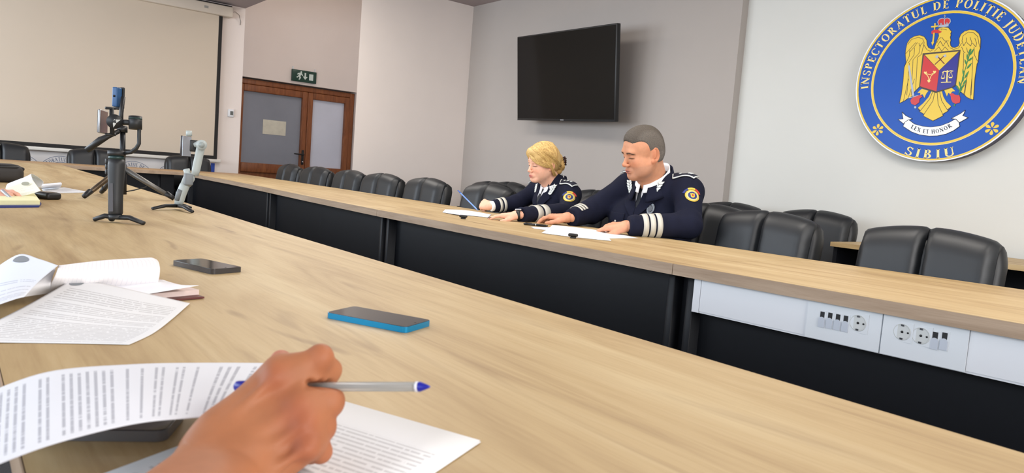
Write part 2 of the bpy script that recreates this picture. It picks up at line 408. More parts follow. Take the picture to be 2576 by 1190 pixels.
# ---------------------------------------------------------------- flat ceiling lamps over the table ring
m_lamp = mat('lamp_diffuser', (240, 236, 228), .6, emit=((255, 246, 234), 1.5))
for i, (x, y) in enumerate(LAMPS):
    t = thing('ceiling_lamp', ('first', 'second', 'third', 'fourth')[i] + ' flat ceiling lamp over the table ring, counted from the projection screen', 'lamp', (x, y, CEIL - .03), group='flat ceiling lamps')
    for lo, hi in (((-.95, -.55, 0), (.95, -.52, .03)), ((-.95, .52, 0), (.95, .55, .03)), ((-.95, -.52, 0), (-.92, .52, .03)), ((.92, -.52, 0), (.95, .52, .03))): MB().box(lo, hi).build('lamp_frame', M_WHITEP, t)
    MB().box((-.92, -.52, .012), (.92, .52, .02)).build('diffuser', m_lamp, t)

t = thing('ceiling_lamp', 'round fill lamp added in the raised niche before the brown door', 'lamp', (-9.2, 4.3, 3.62))  # unseen lamp and its point light, added to brighten the door wall
MB().lathe([(.16, .08), (.17, .02), (.14, 0)], 24).build('fill_lamp_body', M_WHITEP, t)
MB().lathe([(.0001, -.02), (.08, -.018), (.14, .004)], 24, caps=False).build('diffuser', m_lamp, t)
ld = bpy.data.lights.new('niche_fill_light', 'POINT'); ld.energy = 16; ld.shadow_soft_size = .12; ld.color = (1, .93, .86)
lo_ = bpy.data.objects.new('niche_fill_light', ld); COL.objects.link(lo_); lo_.location = (-9.2, 4.3, 3.45)
# ================================================================ conference tables
TZ, TT = 0.75, 0.038
def lerp_tab(tab, x):
    for (x0, y0), (x1, y1) in zip(tab, tab[1:]):
        if x0 <= x <= x1: return y0 + (y1 - y0) * (x - x0) / (x1 - x0)
    return tab[-1][1]
FRONT = [(-9.3, 2.12), (-7, 2.105), (-5.84, 2.055), (-4.75, 1.99), (-3.66, 1.945), (-2.6, 1.935), (-1.54, 1.95), (-.47, 2.02), (.6, 2.09), (1.7, 2.13)]
BACK = [(-9.3, 2.96), (-6.3, 2.93), (-4.6, 2.88), (-3.66, 2.845), (-2.5, 2.83), (-1.54, 2.86), (-.8, 2.925), (.6, 3.0), (1.7, 3.03)]
def table_unit(label, xs, front, back, panel_y, panel_dir, group, leg_x):
    """worktop between two curves with a closing panel and end legs"""
    x0, x1 = xs[0], xs[-1]
    t = thing('conference_table', label, 'table', ((x0 + x1) / 2, (front(x0) + back(x0)) / 2, 0), group=group, world=True)
    g = .0012
    px = [x0 + g] + list(xs[1:-1]) + [x1 - g]
    out = [(x, front(x) + .0006) for x in px] + [(x, back(x) - .0006) for x in reversed(px)]
    MB().prism(out, TZ - TT + .0004, TZ).build('worktop', M_TOP, t)
    # edge bands: a thin strip proud of the worktop's rim
    for nm, fn, s in (('edge_band', front, -1), ('edge_band', back, 1)):
        strip = [(x, fn(x) + s * .0004) for x in px] + [(x, fn(x) + s * .0018) for x in reversed(px)]
        MB().prism(strip, TZ - TT, TZ - .0008).build(nm, M_EDGE, t)
    # panel
    pl = [(x, panel_y(x)) for x in px]
    ins = [(x, y + .018 * panel_dir) for x, y in reversed(pl)]
    MB().prism(pl + ins, .06, TZ - TT).build('modesty_panel', M_BLACKP, t)
    for lx in leg_x:
        ly0, ly1 = sorted((panel_y(lx) - .05 * panel_dir, (back(lx) - .45) if panel_dir > 0 else (front(lx) + .40)))
        MB().rbox((lx - .015, ly0, .02), (lx + .015, ly1, TZ - TT), .003, 1).build('leg_panel', M_BLACKP, t)
        for yy in (ly0 + .08, ly1 - .08): MB().cyl((lx, yy, 0), (lx, yy, .021), .016, 8).build('levelling_foot', M_BLACK, t)
    return t
ff = lambda x: lerp_tab(FRONT, x); fbk = lambda x: lerp_tab(BACK, x)
def cut(a, b, tab): return [a] + [x for x, _ in tab if a < x < b] + [b]
BRK = sorted(set([x for x, _ in FRONT] + [x for x, _ in BACK]))
cutx = lambda a, b: [a] + [x for x in BRK if a + .01 < x < b - .01] + [b]
GRP = 'oak conference table units set in a ring'
pf = lambda x: ff(x) + .10
table_unit('far side oak table unit nearest the right edge, with white socket trunking below', cutx(-1.54, 1.66), ff, fbk, pf, 1, GRP, (-1.50, 1.6))
table_unit('far side oak table unit where the two seated officers rest their arms', cutx(-3.66, -1.54), ff, fbk, pf, 1, GRP, (-3.62, -1.58))
table_unit('far side oak table unit left of the woman in front of empty chairs', cutx(-5.84, -3.66), ff, fbk, pf, 1, GRP, (-5.80, -3.70))
table_unit('far side oak table unit before the glazed brown door', cutx(-8.58, -5.84), ff, fbk, pf, 1, GRP, (-8.54, -5.88))
nf = lambda x: .053
NB = [(-9.3, .955), (-6.4, .955), (-3.73, .93), (-2.5, .92), (-1.2, .925), (1.7, .935)]
nb = lambda x: lerp_tab(NB, x)
pn = lambda x: nb(x) - .12
table_unit('long near side oak table unit under the papers, phones and writing hand', [-3.73, -2.5, -1.2, 1.66], nf, nb, pn, -1, GRP, (-3.68, 1.6))
table_unit('near side oak table unit beyond the black stabiliser, behind the small black case', [-6.4, -3.73], nf, nb, pn, -1, GRP, (-6.35, -3.78))
table_unit('near side oak table unit at the far left end', [-8.58, -6.4], nf, nb, pn, -1, GRP, (-8.54, -6.45))
# the cross unit that closes the ring before the projection screen
t = thing('conference_table', 'cross oak table unit closing the ring below the projection screen', 'table', (-8.9, 1.5, 0), group=GRP, world=True)
XO, XI = -9.25, -8.5817
MB().prism([(XO, .053), (XI, .053), (XI, fbk(XI)), (XO, 2.958)], TZ - TT + .0004, TZ).build('worktop', wood_mat('oak_laminate_across', ((164, 128, 90), (186, 150, 108), (200, 168, 126)), 0.5, (7, .13, 1)), t)
MB().box((XI + .0004, .957, TZ - TT), (XI + .0018, ff(XI) - .002, TZ - .0008)).build('edge_band', M_EDGE, t)
MB().box((XO - .0018, .053, TZ - TT), (XO - .0004, 2.958, TZ - .0008)).build('edge_band', M_EDGE, t)
MB().box((XI - .12, 1.0, .06), (XI - .102, 2.05, TZ - TT)).build('modesty_panel', M_BLACKP, t)
for y in (.12, 1.9): MB().rbox((XO + .1, y - .015, 0), (XI - .1, y + .015, TZ - TT), .003, 1).build('leg_panel', M_BLACKP, t)

# ---------------------------------------------------------------- white socket trunking under the far table
tk = thing('cable_trunking', 'white cable trunking with sockets fixed under the far right table edge', 'trunking', (-.5, 2.03, .6), world=True)
yk = lambda x: ff(x) + .022                       # face of the trunking
def tkP(x, z, off=0.0): return Vector((x, yk(x) - off, z))
XA, XB = onY(1746, 735, 1.98).x, 1.55
ZK0, ZK1 = .598, TZ - TT
def run(name, xa, xb, z0, z1, off0, off1, m, parent=tk, r=None):
    xs_ = [xa] + [x for x, _ in FRONT if xa + .01 < x < xb - .01] + [xb]
    b = MB()
    for a_, b_ in zip(xs_, xs_[1:]):
        v = [Vector((x, yk(x) - o, z)) for x in (a_, b_) for o in (off0, off1) for z in (z0, z1)]
        b.add(v, [(0, 1, 3, 2), (4, 6, 7, 5), (0, 4, 5, 1), (2, 3, 7, 6), (0, 2, 6, 4), (1, 5, 7, 3)])
    return b.build(name, m, parent)
m_tk = mat('trunking_white', (228, 230, 234), 0.35)
m_line = mat('trunking_shadow_grey', (150, 146, 150), 0.6)
XA2 = onY(1759, 770, 1.98).x
run('end_cap', XA, XA2, ZK0, ZK1, -.05, .001, m_tk)
run('trunking_body', XA2 + .002, XB, ZK0, ZK1, -.05, -.002, m_tk)
m1a, m1b = onY(2032, 790, 2.0).x, onY(2211, 840, 2.0).x
m2a, m2b = onY(2213, 840, 2.0).x, onY(2424, 880, 2.0).x
run('lid', XA2 + .002, m1a - .001, ZK0 + .006, ZK1, -.002, .001, m_tk)
run('lid', m2b + .001, XB, ZK0 + .006, ZK1, -.002, .001, m_tk)
m_sock = mat('socket_white', (222, 226, 230), 0.3)
m_soc_in = mat('socket_recess', (206, 208, 206), 0.4)
m_hole = mat('socket_hole', (20, 20, 22), 0.5)
m_grey = mat('shutter_grey', (196, 202, 212), 0.3)
def frame_plate(xa, xb):
    return run('socket_frame', xa, xb, ZK0 + .003, ZK1 + .0, -.002, .006, m_sock)
def socket(parent, cx, cz, s):
    y = yk(cx) - .0064
    o = MB().box((cx - s, y, cz - s), (cx + s, y + .002, cz + s)).build('socket_plate', m_sock, parent)
    mt = Matrix.Translation((cx, y, cz)) @ Matrix.Rotation(PI / 2, 4, 'X')
    MB().lathe([(s * .84, -.0002), (s * .84, .0012), (s * .78, .0012), (s * .76, -.0)], 24, mt, caps=False).build('socket_rim', m_soc_in, o)
    MB().lathe([(0.0001, .0004), (s * .76, .0004)], 24, mt, caps=False).build('socket_recess', m_soc_in, o)
    for dx, dz, r in ((0, 0, .08), (s * .62 / s, 0, .06)):
        MB().lathe([(0.0001, .0014), (s * r * 1.6, .0014), (s * r * 1.6, .0002)], 10, Matrix.Translation((dx * s * .55, 0, 0)) @ mt if False else Matrix.Translation((cx + dx * s * .9, y, cz)) @ Matrix.Rotation(PI / 2, 4, 'X'), caps=False).build('pin_hole', m_hole, o)
    for dz in (-1, 1): MB().box((cx - s * .14, y - .003, cz + dz * s * .68 - .0025), (cx + s * .14, y, cz + dz * s * .68 + .0025)).build('earth_clip', M_CHROME, o)
def jack(parent, cx, cz, w, hgt):
    y = yk(cx) - .0064
    o = MB().box((cx - w, y, cz - hgt), (cx + w, y + .002, cz + hgt)).build('data_jack', m_sock, parent)
    MB().box((cx - w * .55, y - .0008, cz + hgt * .15), (cx + w * .55, y, cz + hgt * .85)).build('jack_opening', m_hole, o)
    MB().box((cx - w * .8, y - .003, cz - hgt * .9), (cx + w * .8, y, cz + hgt * .02)).build('shutter', m_grey, o)
    MB().prism([(cx + w * .7 * math.cos(t * PI / 8), cz + hgt * .02 + w * .6 * math.sin(t * PI / 8)) for t in range(9)], y - .003, y, axis=1).build('shutter_lip', m_grey, o)
f1 = frame_plate(m1a, m1b - .0008); f2 = frame_plate(m2a + .0008, m2b)
for px_, py_ in ((2068, 803), (2087, 806), (2106, 810), (2125, 814)):
    p = onY(px_, py_, 2.0); jack(f1, p.x, p.z, .0112, .026)
p = onY(2156, 813, 2.0); socket(f1, p.x, p.z, .0275)
for px_, py_ in ((2264, 836), (2310, 846)):
    p = onY(px_, py_, 2.0); socket(f2, p.x, p.z, .0265)
for px_, py_ in ((2344, 858), (2367, 860)):
    p = onY(px_, py_, 2.0); jack(f2, p.x, p.z, .0112, .026)

# ---------------------------------------------------------------- chairs
m_leather = mat('black_leather', (27, 30, 34), 0.45, noise=(9, 0.10), bump=(700, 0.12, 0.0005), spec=0.5)
m_leather2 = mat('black_leather_shell', (24, 25, 27), 0.45, noise=(9, 0.08), bump=(700, 0.12, 0.0005))
def pad_mesh(x0, x1):
    """a padded leather panel, rolled over at the top; local: front is -Y"""
    nu, nv = 14, 22; w = x1 - x0; b = MB()
    def surf(u, v, front):
        # v 0 bottom .. 1 top ; profile in y,z
        z = .50 + .43 * v
        bul = (1 - abs(2 * u - 1) ** 9) ** .5
        edge = math.sin(min(1, v * 6) * PI / 2)
        y = -.055 * bul * edge if front else .03
        if v > .80:
            k = (v - .80) / .20
            a = k * PI / 2
            z = .50 + .43 * .80 + .43 * .2 * math.sin(a)
            y = (-.055 * bul) * math.cos(a) ** .9 + .03 * (1 - math.cos(a)) * .6 if front else .03
            z -= (1 - bul) * .010 * k
        y += .16 * (z - .5)                        # recline
        xx = x0 + w * u
        arch = -.035 * ((xx) / .25) ** 2 * max(0, (v - .5) * 2)   # shoulders drop towards the sides
        wr = .0016 * math.sin(z * 95 + u * 7) * (abs(2 * u - 1) ** 3) if front else 0
        return (xx, y + wr, z + arch)
    b.grid(lambda u, v: surf(u, v, True), nu, nv)
    b.grid(lambda u, v: surf(u, v, False), nu, nv)
    # closing rims
    for u in (0, 1): b.grid(lambda s, v, u=u: tuple(Vector(surf(u, v, True)).lerp(Vector(surf(u, v, False)), s)), 1, nv)
    for v in (0, 1): b.grid(lambda u, s, v=v: tuple(Vector(surf(u, v, True)).lerp(Vector(surf(u, v, False)), s)), nu, 1)
    return b
def shell_mesh():
    b = MB(); nv = 16
    prof = []
    for i in range(nv + 1):
        v = i / nv; prof.append(v)
    def ring(v):
        z = .42 + .475 * v; y = .16 * (z - .5)
        hw = .272 - .02 * max(0, v - .85) / .15
        t = .06 if v < .9 else .06 * math.cos((v - .9) / .1 * PI / 2 * .9)
        zz = z if v < .9 else .42 + .475 * .9 + .475 * .1 * math.sin((v - .9) / .1 * PI / 2)
        pts = []
        n = 20
        for k in range(n):                          # superellipse section
            a = 2 * PI * k / n; c, s = math.cos(a), math.sin(a)
            pts.append((hw * math.copysign(abs(c) ** .35, c), y + .055 + t * math.copysign(abs(s) ** .6, s), zz - .03 * (hw * abs(c) / .27) ** 4 * max(0, v - .6) * 2))
        return pts
    rings = [ring(v) for v in prof]; n = 20
    b.add([p for r in rings for p in r], [(i * n + k, i * n + (k + 1) % n, (i + 1) * n + (k + 1) % n, (i + 1) * n + k) for i in range(nv) for k in range(n)] + [tuple(range(n)), tuple(range(nv * n, (nv + 1) * n))], True)
    return b
CH_GROUP = 'black padded leather conference chairs'
proto = thing('conference_chair', 'x', 'chair', (0, 0, 0), group=CH_GROUP)
pad_mesh(-.2485, -.0015).build('backrest_pad', m_leather, proto); pad_mesh(.0015, .2485).build('backrest_pad', m_leather, proto)
shell_mesh().build('backrest_shell', m_leather2, proto)
MB().rbox((-.26, -.50, .38), (.26, .0, .49), .045, 4).build('seat', m_leather, proto)
for s in (-1, 1):
    MB().tube([(s * .27, -.02, .44), (s * .285, -.12, .60), (s * .285, -.36, .62), (s * .27, -.42, .44)], .018, 8).build('armrest', M_BLACK, proto)
MB().cyl((0, -.25, .12), (0, -.25, .38), .03, 12).build('gas_lift', M_DARKMETAL, proto)
for k in range(5):
    a = 2 * PI * k / 5 + .3; dx, dy = math.cos(a), math.sin(a)
    MB().tube([(0, -.25, .13), (dx * .29, -.25 + dy * .29, .085)], [.026, .016], 8).build('base_arm', M_DARKMETAL, proto)
    MB().tube([(dx * .29 - dy * .02, -.25 + dy * .29 + dx * .02, .032), (dx * .29 + dy * .02, -.25 + dy * .29 - dx * .02, .032)], .032, 12).build('castor', M_BLACK, proto)
_first = [True]
def chair(x, y, rz, label):
    if _first[0]:
        _first[0] = False; proto.location = (x, y, 0); proto.rotation_euler = (0, 0, rz); proto['label'] = label; return proto
    return dup(proto, (x, y, 0), rz, label, CH_GROUP)
R_ = math.radians
chair(-1.19, 3.02, R_(2), 'nearest black leather chair at the far table, rightmost in view')
chair(-1.94, 3.06, R_(-2), 'empty black leather chair directly right of the seated man')
chair(-2.56, 3.44, R_(0), 'black leather chair that the man in uniform sits on')
chair(-3.33, 3.42, R_(0), 'black leather chair that the blonde woman sits on')
chair(-4.19, 3.05, R_(3), 'empty black leather chair directly left of the blonde woman')
chair(-5.00, 3.02, R_(2), 'second empty black leather chair left of the blonde woman')
chair(-5.77, 3.03, R_(6), 'third empty black leather chair left of the blonde woman')
chair(-6.53, 3.08, R_(2), 'fourth empty black leather chair left of the woman, before the door edge')
chair(-7.38, 3.10, R_(6), 'fifth empty black leather chair left of the woman, before the bright door pane')
chair(-8.20, 3.12, R_(0), 'black leather chair farthest along the far table, before the door handle')
chair(-2.50, 4.55, R_(0), 'black leather chair in the wall row, beside the small side desk')
chair(-3.17, 4.55, R_(0), 'black leather chair in the wall row, behind the man at the grey wall corner')
chair(-4.58, 4.52, R_(0), 'black leather chair in the wall row, seen between the two officers')
chair(-5.93, 4.60, R_(0), 'black leather chair nearest the grey wall, just left of the woman')
chair(-5.33, 3.90, R_(0), 'spare black leather chair standing behind the one beside the woman')
chair(-9.40, .50, R_(90), 'black leather chair below the screen, cut by the left picture edge')
chair(-9.40, 1.38, R_(90), 'middle black leather chair below the projection screen')
chair(-9.40, 2.40, R_(90), 'black leather chair below the right corner of the projection screen')

# ---------------------------------------------------------------- side desk along the white wall
sd = thing('side_desk', 'low oak side desk with black panels along the white wall', 'desk', (-.6, 4.6, 0), world=True)
MB().prism([(-2.19, 4.26), (1.5, 4.26), (1.5, 4.88), (-2.19, 4.88)], .723, .75).build('desktop', M_TOP, sd)
for x in (-2.17, -.62, 1.45): MB().box((x - .012, 4.29, 0), (x + .012, 4.86, .723)).build('side_panel', M_BLACKP, sd)
MB().box((-.62, 4.55, .05), (1.45, 4.568, .723)).build('back_panel', mat('slate_panel', (66, 72, 80), 0.5), sd)
MB().box((-2.17, 4.80, .05), (-.62, 4.818, .723)).build('back_panel', M_BLACKP, sd)
# ================================================================ serif lettering drawn from strokes
def _ln(x0, y0, x1, y1, w):
    d = Vector((x1 - x0, y1 - y0)); n = Vector((-d.y, d.x)).normalized() * (w / 2)
    return [((x0 + n.x, y0 + n.y), (x0 - n.x, y0 - n.y), (x1 - n.x, y1 - n.y), (x1 + n.x, y1 + n.y))]
def _arc(cx, cy, rx, ry, a0, a1, wv, wh, n=10):
    q = []; pr = None
    for i in range(n + 1):
        a = math.radians(a0 + (a1 - a0) * i / n); c, s = math.cos(a), math.sin(a)
        w = wh + (wv - wh) * c * c
        o = ((cx + (rx) * c, cy + (ry) * s), (cx + (rx - w) * c, cy + (ry - w * .9) * s))
        if pr: q.append((pr[0], pr[1], o[1], o[0]))
        pr = o
    return q
K, T_ = .19, .085
def _stem(x, w=K): return _ln(x, 0, x, 1, w)
def _ser(x, y, h=.14): return _ln(x - h, y, x + h, y, .06)
GL = {
 'I': (.36, _stem(.18) + _ser(.18, .03) + _ser(.18, .97)),
 'N': (.86, _ln(.15, 0, .15, 1, T_) + _ln(.12, 1, .72, 0, K) + _ln(.72, 0, .72, 1, T_) + _ser(.14, .03) + _ser(.72, .97) + _ser(.08, .97, .09)),
 'S': (.60, _arc(.30, .745, .25, .255, 20, 270, K * .75, T_) + _arc(.30, .265, .27, .265, -160, 90, K * .85, T_) + _ln(.53, .72, .53, .93, .06) + _ln(.05, .28, .05, .05, .06)),
 'P': (.64, _stem(.18) + _arc(.30, .74, .30, .26, -90, 90, K, T_) + _ser(.18, .03) + _ser(.14, .97, .12) + _ln(.18, .965, .32, .965, .07) + _ln(.18, .515, .32, .515, .07)),
 'E': (.62, _stem(.18) + _ser(.16, .03, .12) + _ser(.16, .97, .12) + _ln(.18, .96, .54, .96, .08) + _ln(.18, .5, .46, .5, .07) + _ln(.18, .04, .57, .04, .08) + _ln(.53, 1, .53, .80, .06) + _ln(.46, .60, .46, .40, .05) + _ln(.57, 0, .57, .2, .06)),
 'C': (.74, _arc(.42, .5, .38, .5, 45, 318, K, T_, 16) + _ln(.70, .72, .70, .95, .06)),
 'T': (.70, _stem(.35) + _ser(.35, .03) + _ln(.06, .96, .64, .96, .08) + _ln(.07, 1, .07, .80, .06) + _ln(.63, 1, .63, .80, .06)),
 'O': (.86, _arc(.43, .5, .39, .5, 0, 360, K, T_, 22)),
 'R': (.74, _stem(.18) + _arc(.30, .74, .28, .26, -90, 90, K, T_) + _ser(.18, .03) + _ser(.14, .97, .12) + _ln(.18, .965, .32, .965, .07) + _ln(.18, .50, .32, .50, .07) + _ln(.34, .5, .66, .03, K * .85) + _ser(.68, .03, .08)),
 'A': (.82, _ln(.12, 0, .42, 1, T_) + _ln(.40, 1, .70, 0, K) + _ln(.22, .33, .6, .33, .07) + _ser(.12, .03, .11) + _ser(.70, .03, .13)),
 'U': (.82, _ln(.18, .3, .18, 1, K) + _ln(.66, .3, .66, 1, T_) + _arc(.415, .32, .33, .32, 180, 360, K * .8, T_ + .02, 12) + _ser(.18, .97) + _ser(.66, .97, .11)),
 'L': (.58, _stem(.18) + _ser(.16, .03, .12) + _ser(.18, .97) + _ln(.18, .04, .54, .04, .08) + _ln(.53, 0, .53, .22, .06)),
 'D': (.82, _stem(.18) + _ser(.12, .03, .08) + _ser(.12, .97, .08) + _arc(.28, .5, .48, .5, -90, 90, K, T_, 14) + _ln(.18, .96, .30, .96, .08) + _ln(.18, .04, .30, .04, .08)),
 'J': (.40, _ln(.22, .05, .22, 1, K) + _ser(.22, .97) + _arc(.06, .02, .25, .20, -90, 5, K, T_, 6)),
 'B': (.70, _stem(.18) + _ser(.12, .03, .08) + _ser(.12, .97, .08) + _arc(.30, .755, .26, .245, -90, 90, K, T_) + _arc(.30, .265, .32, .265, -90, 90, K, T_) + _ln(.18, .965, .32, .965, .07) + _ln(.18, .52, .32, .52, .07) + _ln(.18, .035, .32, .035, .07)),
 'X': (.78, _ln(.12, 1, .66, 0, K) + _ln(.64, 1, .12, 0, T_) + _ser(.12, .97, .11) + _ser(.64, .97, .1) + _ser(.12, .03, .1) + _ser(.66, .03, .12)),
 'H': (.86, _stem(.18) + _stem(.68) + _ln(.18, .5, .68, .5, .07) + _ser(.18, .03) + _ser(.18, .97) + _ser(.68, .03) + _ser(.68, .97)),
 ' ': (.34, [])}
GL['Ț'] = (.70, GL['T'][1] + _ln(.36, -.12, .40, -.22, .1) + _ln(.40, -.2, .33, -.33, .06))
def letters(text, place, depth, name, m, parent, track=.12):
    """place(x_along, y_up) -> world point on the surface (x in glyph heights); depth: outward vector"""
    x = 0.0
    tot = sum(GL[c][0] + track for c in text) - track
    for c in text:
        w, quads = GL[c]
        if quads:
            b = MB()
            for q in quads:
                front = [place((x + p[0]) / tot, p[1]) + depth for p in q]; back = [place((x + p[0]) / tot, p[1]) for p in q]
                b.add(front + back, [(0, 1, 2, 3), (7, 6, 5, 4), (0, 4, 5, 1), (1, 5, 6, 2), (2, 6, 7, 3), (3, 7, 4, 0)])
            b.build(name, m, parent)
        x += w + track
    return tot

# ================================================================ round emblem on the white wall
EC = Vector((-1.940, 4.88, 1.810)); ER = .517
em = thing('round_emblem', 'large round blue and gold police emblem with eagle on the white wall', 'emblem', (EC.x, EC.y, EC.z - ER), world=True)
m_blue = mat('emblem_blue', (0, 78, 176), 0.3, spec=.25, noise=(6, 0.02))
m_gold = mat('emblem_gold', (226, 192, 50), 0.35)
m_cream = mat('emblem_cream', (240, 216, 130), 0.3)
m_white = mat('emblem_white', (236, 240, 248), 0.3)
m_dk = mat('emblem_line', (52, 40, 20), 0.4)
m_red = mat('emblem_red', (200, 26, 30), 0.3); m_navy = mat('emblem_navy', (16, 16, 138), 0.3)
m_green = mat('emblem_green', (30, 122, 52), 0.35); m_silver = mat('emblem_silver', (168, 178, 196), 0.3)
m_side = mat('emblem_side', (66, 64, 84), 0.5); m_brown = mat('emblem_brown', (110, 42, 28), 0.4)
FY = EC.y
def disc(name, r0, r1, y0, y1, m, n=72, parent=em):
    v = []; 
    for k in range(n):
        a = 2 * PI * k / n; c, s = math.cos(a), math.sin(a)
        for r, y in ((r0, y0), (r1, y0), (r1, y1), (r0, y1)): v.append((EC.x + r * c, y, EC.z + r * s))
    f = []
    for k in range(n):
        a, b = 4 * k, 4 * ((k + 1) % n)
        for i in range(4): f.append((a + i, a + (i + 1) % 4, b + (i + 1) % 4, b + i))
    return MB().add(v, f).build(name, m, parent)
disc('disc_body', .001, ER - .002, FY + .002, YW - .002, m_side)
disc('disc_face', .001, ER, FY, FY + .004, m_blue)
disc('rim', ER - .006, ER + .001, FY - .0012, FY + .004, m_white)
disc('gold_ring', ER - .017, ER - .007, FY - .0012, FY + .001, m_gold)
disc('gold_ring', .400, .412, FY - .0012, FY + .001, m_gold); disc('cream_ring', .4125, .416, FY - .001, FY + .001, m_cream)
def arc_place(a_start, a_end, base, hgt, up=1):
    def f(t, y):
        a = math.radians(a_start + (a_end - a_start) * t); r = base + up * y * hgt
        return Vector((EC.x + r * math.cos(a), FY - .0004, EC.z + r * math.sin(a)))
    return f
OUTW = Vector((0, -.0007, 0))
letters('INSPECTORATUL DE POLIȚIE JUDEȚEAN', arc_place(185.5, -7.0, .432, .054), OUTW, 'letter', m_cream, em, .16)
letters('SIBIU', arc_place(-107.5, -72.0, .498, .056, -1), OUTW, 'letter', m_cream, em, .26)
Z1 = lambda a, b: (2240 + a / 5.408, 20 + b / 5.409)
Z2 = lambda a, b: (2240 + a / 5.408, 180 + b / 5.409)
lay = lambda k: FY - .0012 * k
def shape(name, pts, k, m, parent=em, z=Z1):
    P = [onY(*z(*p), FY) for p in pts]
    return MB().prism([(p.x, p.z) for p in P], lay(k), FY + .0005, axis=1).build(name, m, parent)
def strokes(name, polys, k, m, w=.003, parent=em, z=Z1):
    b = MB()
    for pts in polys:
        P = [onY(*z(*p), FY) for p in pts]
        for a, c in zip(P, P[1:]):
            d = (c - a); n = Vector((-d.z, 0, d.x)).normalized() * (w / 2)
            v = [Vector((p.x, y, p.z)) for p in (a + n, a - n, c - n, c + n) for y in (lay(k), FY)]
            b.add(v, [(0, 2, 4, 6), (7, 5, 3, 1), (0, 1, 3, 2), (2, 3, 5, 4), (4, 5, 7, 6), (6, 7, 1, 0)])
    return b.build(name, m, parent)
z2to1 = lambda p: (p[0], p[1] + 160 * 5.409)
body_pts = [(230, 480), (270, 420), (330, 385), (400, 372), (460, 390), (495, 440), (500, 500), (520, 540), (560, 560), (600, 555), (605, 530), (625, 470), (645, 420), (660, 380), (655, 350), (640, 325), (645, 300), (660, 275), (720, 262), (790, 268), (815, 300), (835, 325), (820, 345), (825, 370), (815, 400), (825, 440), (815, 470), (820, 510), (840, 535), (880, 540), (925, 520), (942, 480), (935, 420), (960, 360), (1010, 318), (1080, 297), (1150, 305), (1205, 350), (1230, 420), (1225, 545), (1205, 600), (1195, 735), (1180, 760), (1150, 960)] + [z2to1(p) for p in ((1130, 385), (1085, 372), (1040, 350), (1000, 310), (945, 265), (900, 190), (410, 190), (380, 225), (330, 275), (290, 340), (240, 365), (200, 395), (180, 405), (125, 432))] + [(152, 1180), (175, 1000), (190, 810), (215, 740), (205, 630), (212, 560)]
eg = shape('eagle_body', body_pts, 2, m_gold)
strokes('feather_lines', [body_pts + body_pts[:1],
  [(205, 630), (250, 580), (320, 500), (350, 470)], [(265, 575), (258, 660), (190, 805)], [(330, 540), (325, 640), (245, 750)], [(410, 510), (390, 620), (310, 705)], [(445, 540), (425, 630), (375, 670)],
  [(235, 500), (290, 430), (380, 400), (440, 420), (462, 470), (450, 540)], [(265, 600), (320, 540), (370, 470)], [(390, 480), (400, 520), (445, 470)],
  [(260, 750), (225, 1190)], [(310, 705), (285, 1190)], [(370, 670), (345, 1120)], [z2to1((250, 100)), z2to1((180, 400))], [z2to1((330, 100)), z2to1((245, 360))],
  [(455, 500), (500, 570), (545, 590), (590, 565)], [(630, 480), (660, 430), (690, 400)], [(700, 400), (740, 450), (800, 450)], [(640, 520), (680, 450), (720, 520), (760, 450), (800, 530)], [(600, 590), (660, 530), (700, 590), (745, 530), (790, 580)],
  [(810, 540), (860, 565), (930, 545), (970, 480)], [(975, 450), (990, 380), (1060, 330), (1130, 335), (1190, 390), (1205, 480), (1222, 540)], [(1035, 405), (1040, 450), (1000, 515), (975, 450)], [(1085, 400), (1110, 470), (1095, 520), (1040, 470)], [(1150, 410), (1175, 480), (1165, 530), (1120, 480)],
  [(970, 530), (1000, 600), (1020, 610)], [(1040, 540), (1050, 600), (1085, 630)], [(1140, 530), (1145, 640), (1190, 730)], [(1000, 610), (990, 900)], [(1125, 660), (1100, 1190)], [(1050, 900), (1010, 1190)], [z2to1((1040, 100)), z2to1((1000, 310))], [z2to1((1110, 100)), z2to1((1085, 372))],
  [(650, 290), (700, 285), (770, 300)], [(690, 300), (705, 300)]], 2.4, m_dk, .0026, eg)
tail = shape('tail', [(560, 270), (520, 350), (450, 430), (375, 495), (412, 528), (400, 545), (460, 580), (450, 605), (580, 672), (718, 602), (712, 578), (780, 540), (775, 518), (828, 475), (760, 410), (720, 340), (700, 260)], 2, m_gold, z=Z2)
strokes('tail_lines', [[(575, 280), (540, 370), (405, 540)], [(605, 280), (580, 400), (460, 580)], [(640, 290), (650, 440), (712, 580)], [(672, 280), (700, 400), (775, 520)], [(375, 495), (400, 545), (460, 580), (450, 605), (580, 672), (718, 602), (712, 580), (780, 540), (828, 475)]], 2.6, m_dk, .0026, tail, Z2)
for pts in ([(430, 235), (400, 260), (370, 292), (410, 290), (405, 320), (440, 310), (465, 358), (490, 300), (520, 262)], [(735, 255), (750, 290), (770, 338), (790, 290), (820, 310), (835, 280), (850, 270), (885, 268), (850, 235), (820, 215)]):
    shape('leg', pts, 2.2, m_gold, z=Z2)
for pts in ([(410, 320), (440, 340), (400, 370), (395, 420), (340, 460), (290, 440), (275, 400), (290, 370), (330, 345)], [(805, 305), (850, 295), (880, 315), (940, 325), (955, 370), (945, 425), (890, 440), (850, 420), (830, 380), (825, 340)]):
    shape('claw', pts, 4, m_red, z=Z2)
shape('sword_blade', [z2to1((300, 335)), z2to1((328, 330)), (268, 800), (252, 770), (244, 800)], 3, m_silver)
strokes('sword_guard', [[(250, 360), (385, 328)]], 3.4, m_silver, .006, em, Z2)
shape('sword_pommel', [(340 + 16 * math.cos(t), 487 + 16 * math.sin(t)) for t in [k * PI / 5 for k in range(10)]], 3, m_silver, z=Z2)
shape('branch_foot', [(860, 470), (872, 440), (888, 440), (880, 472)], 3, m_green, z=Z2)
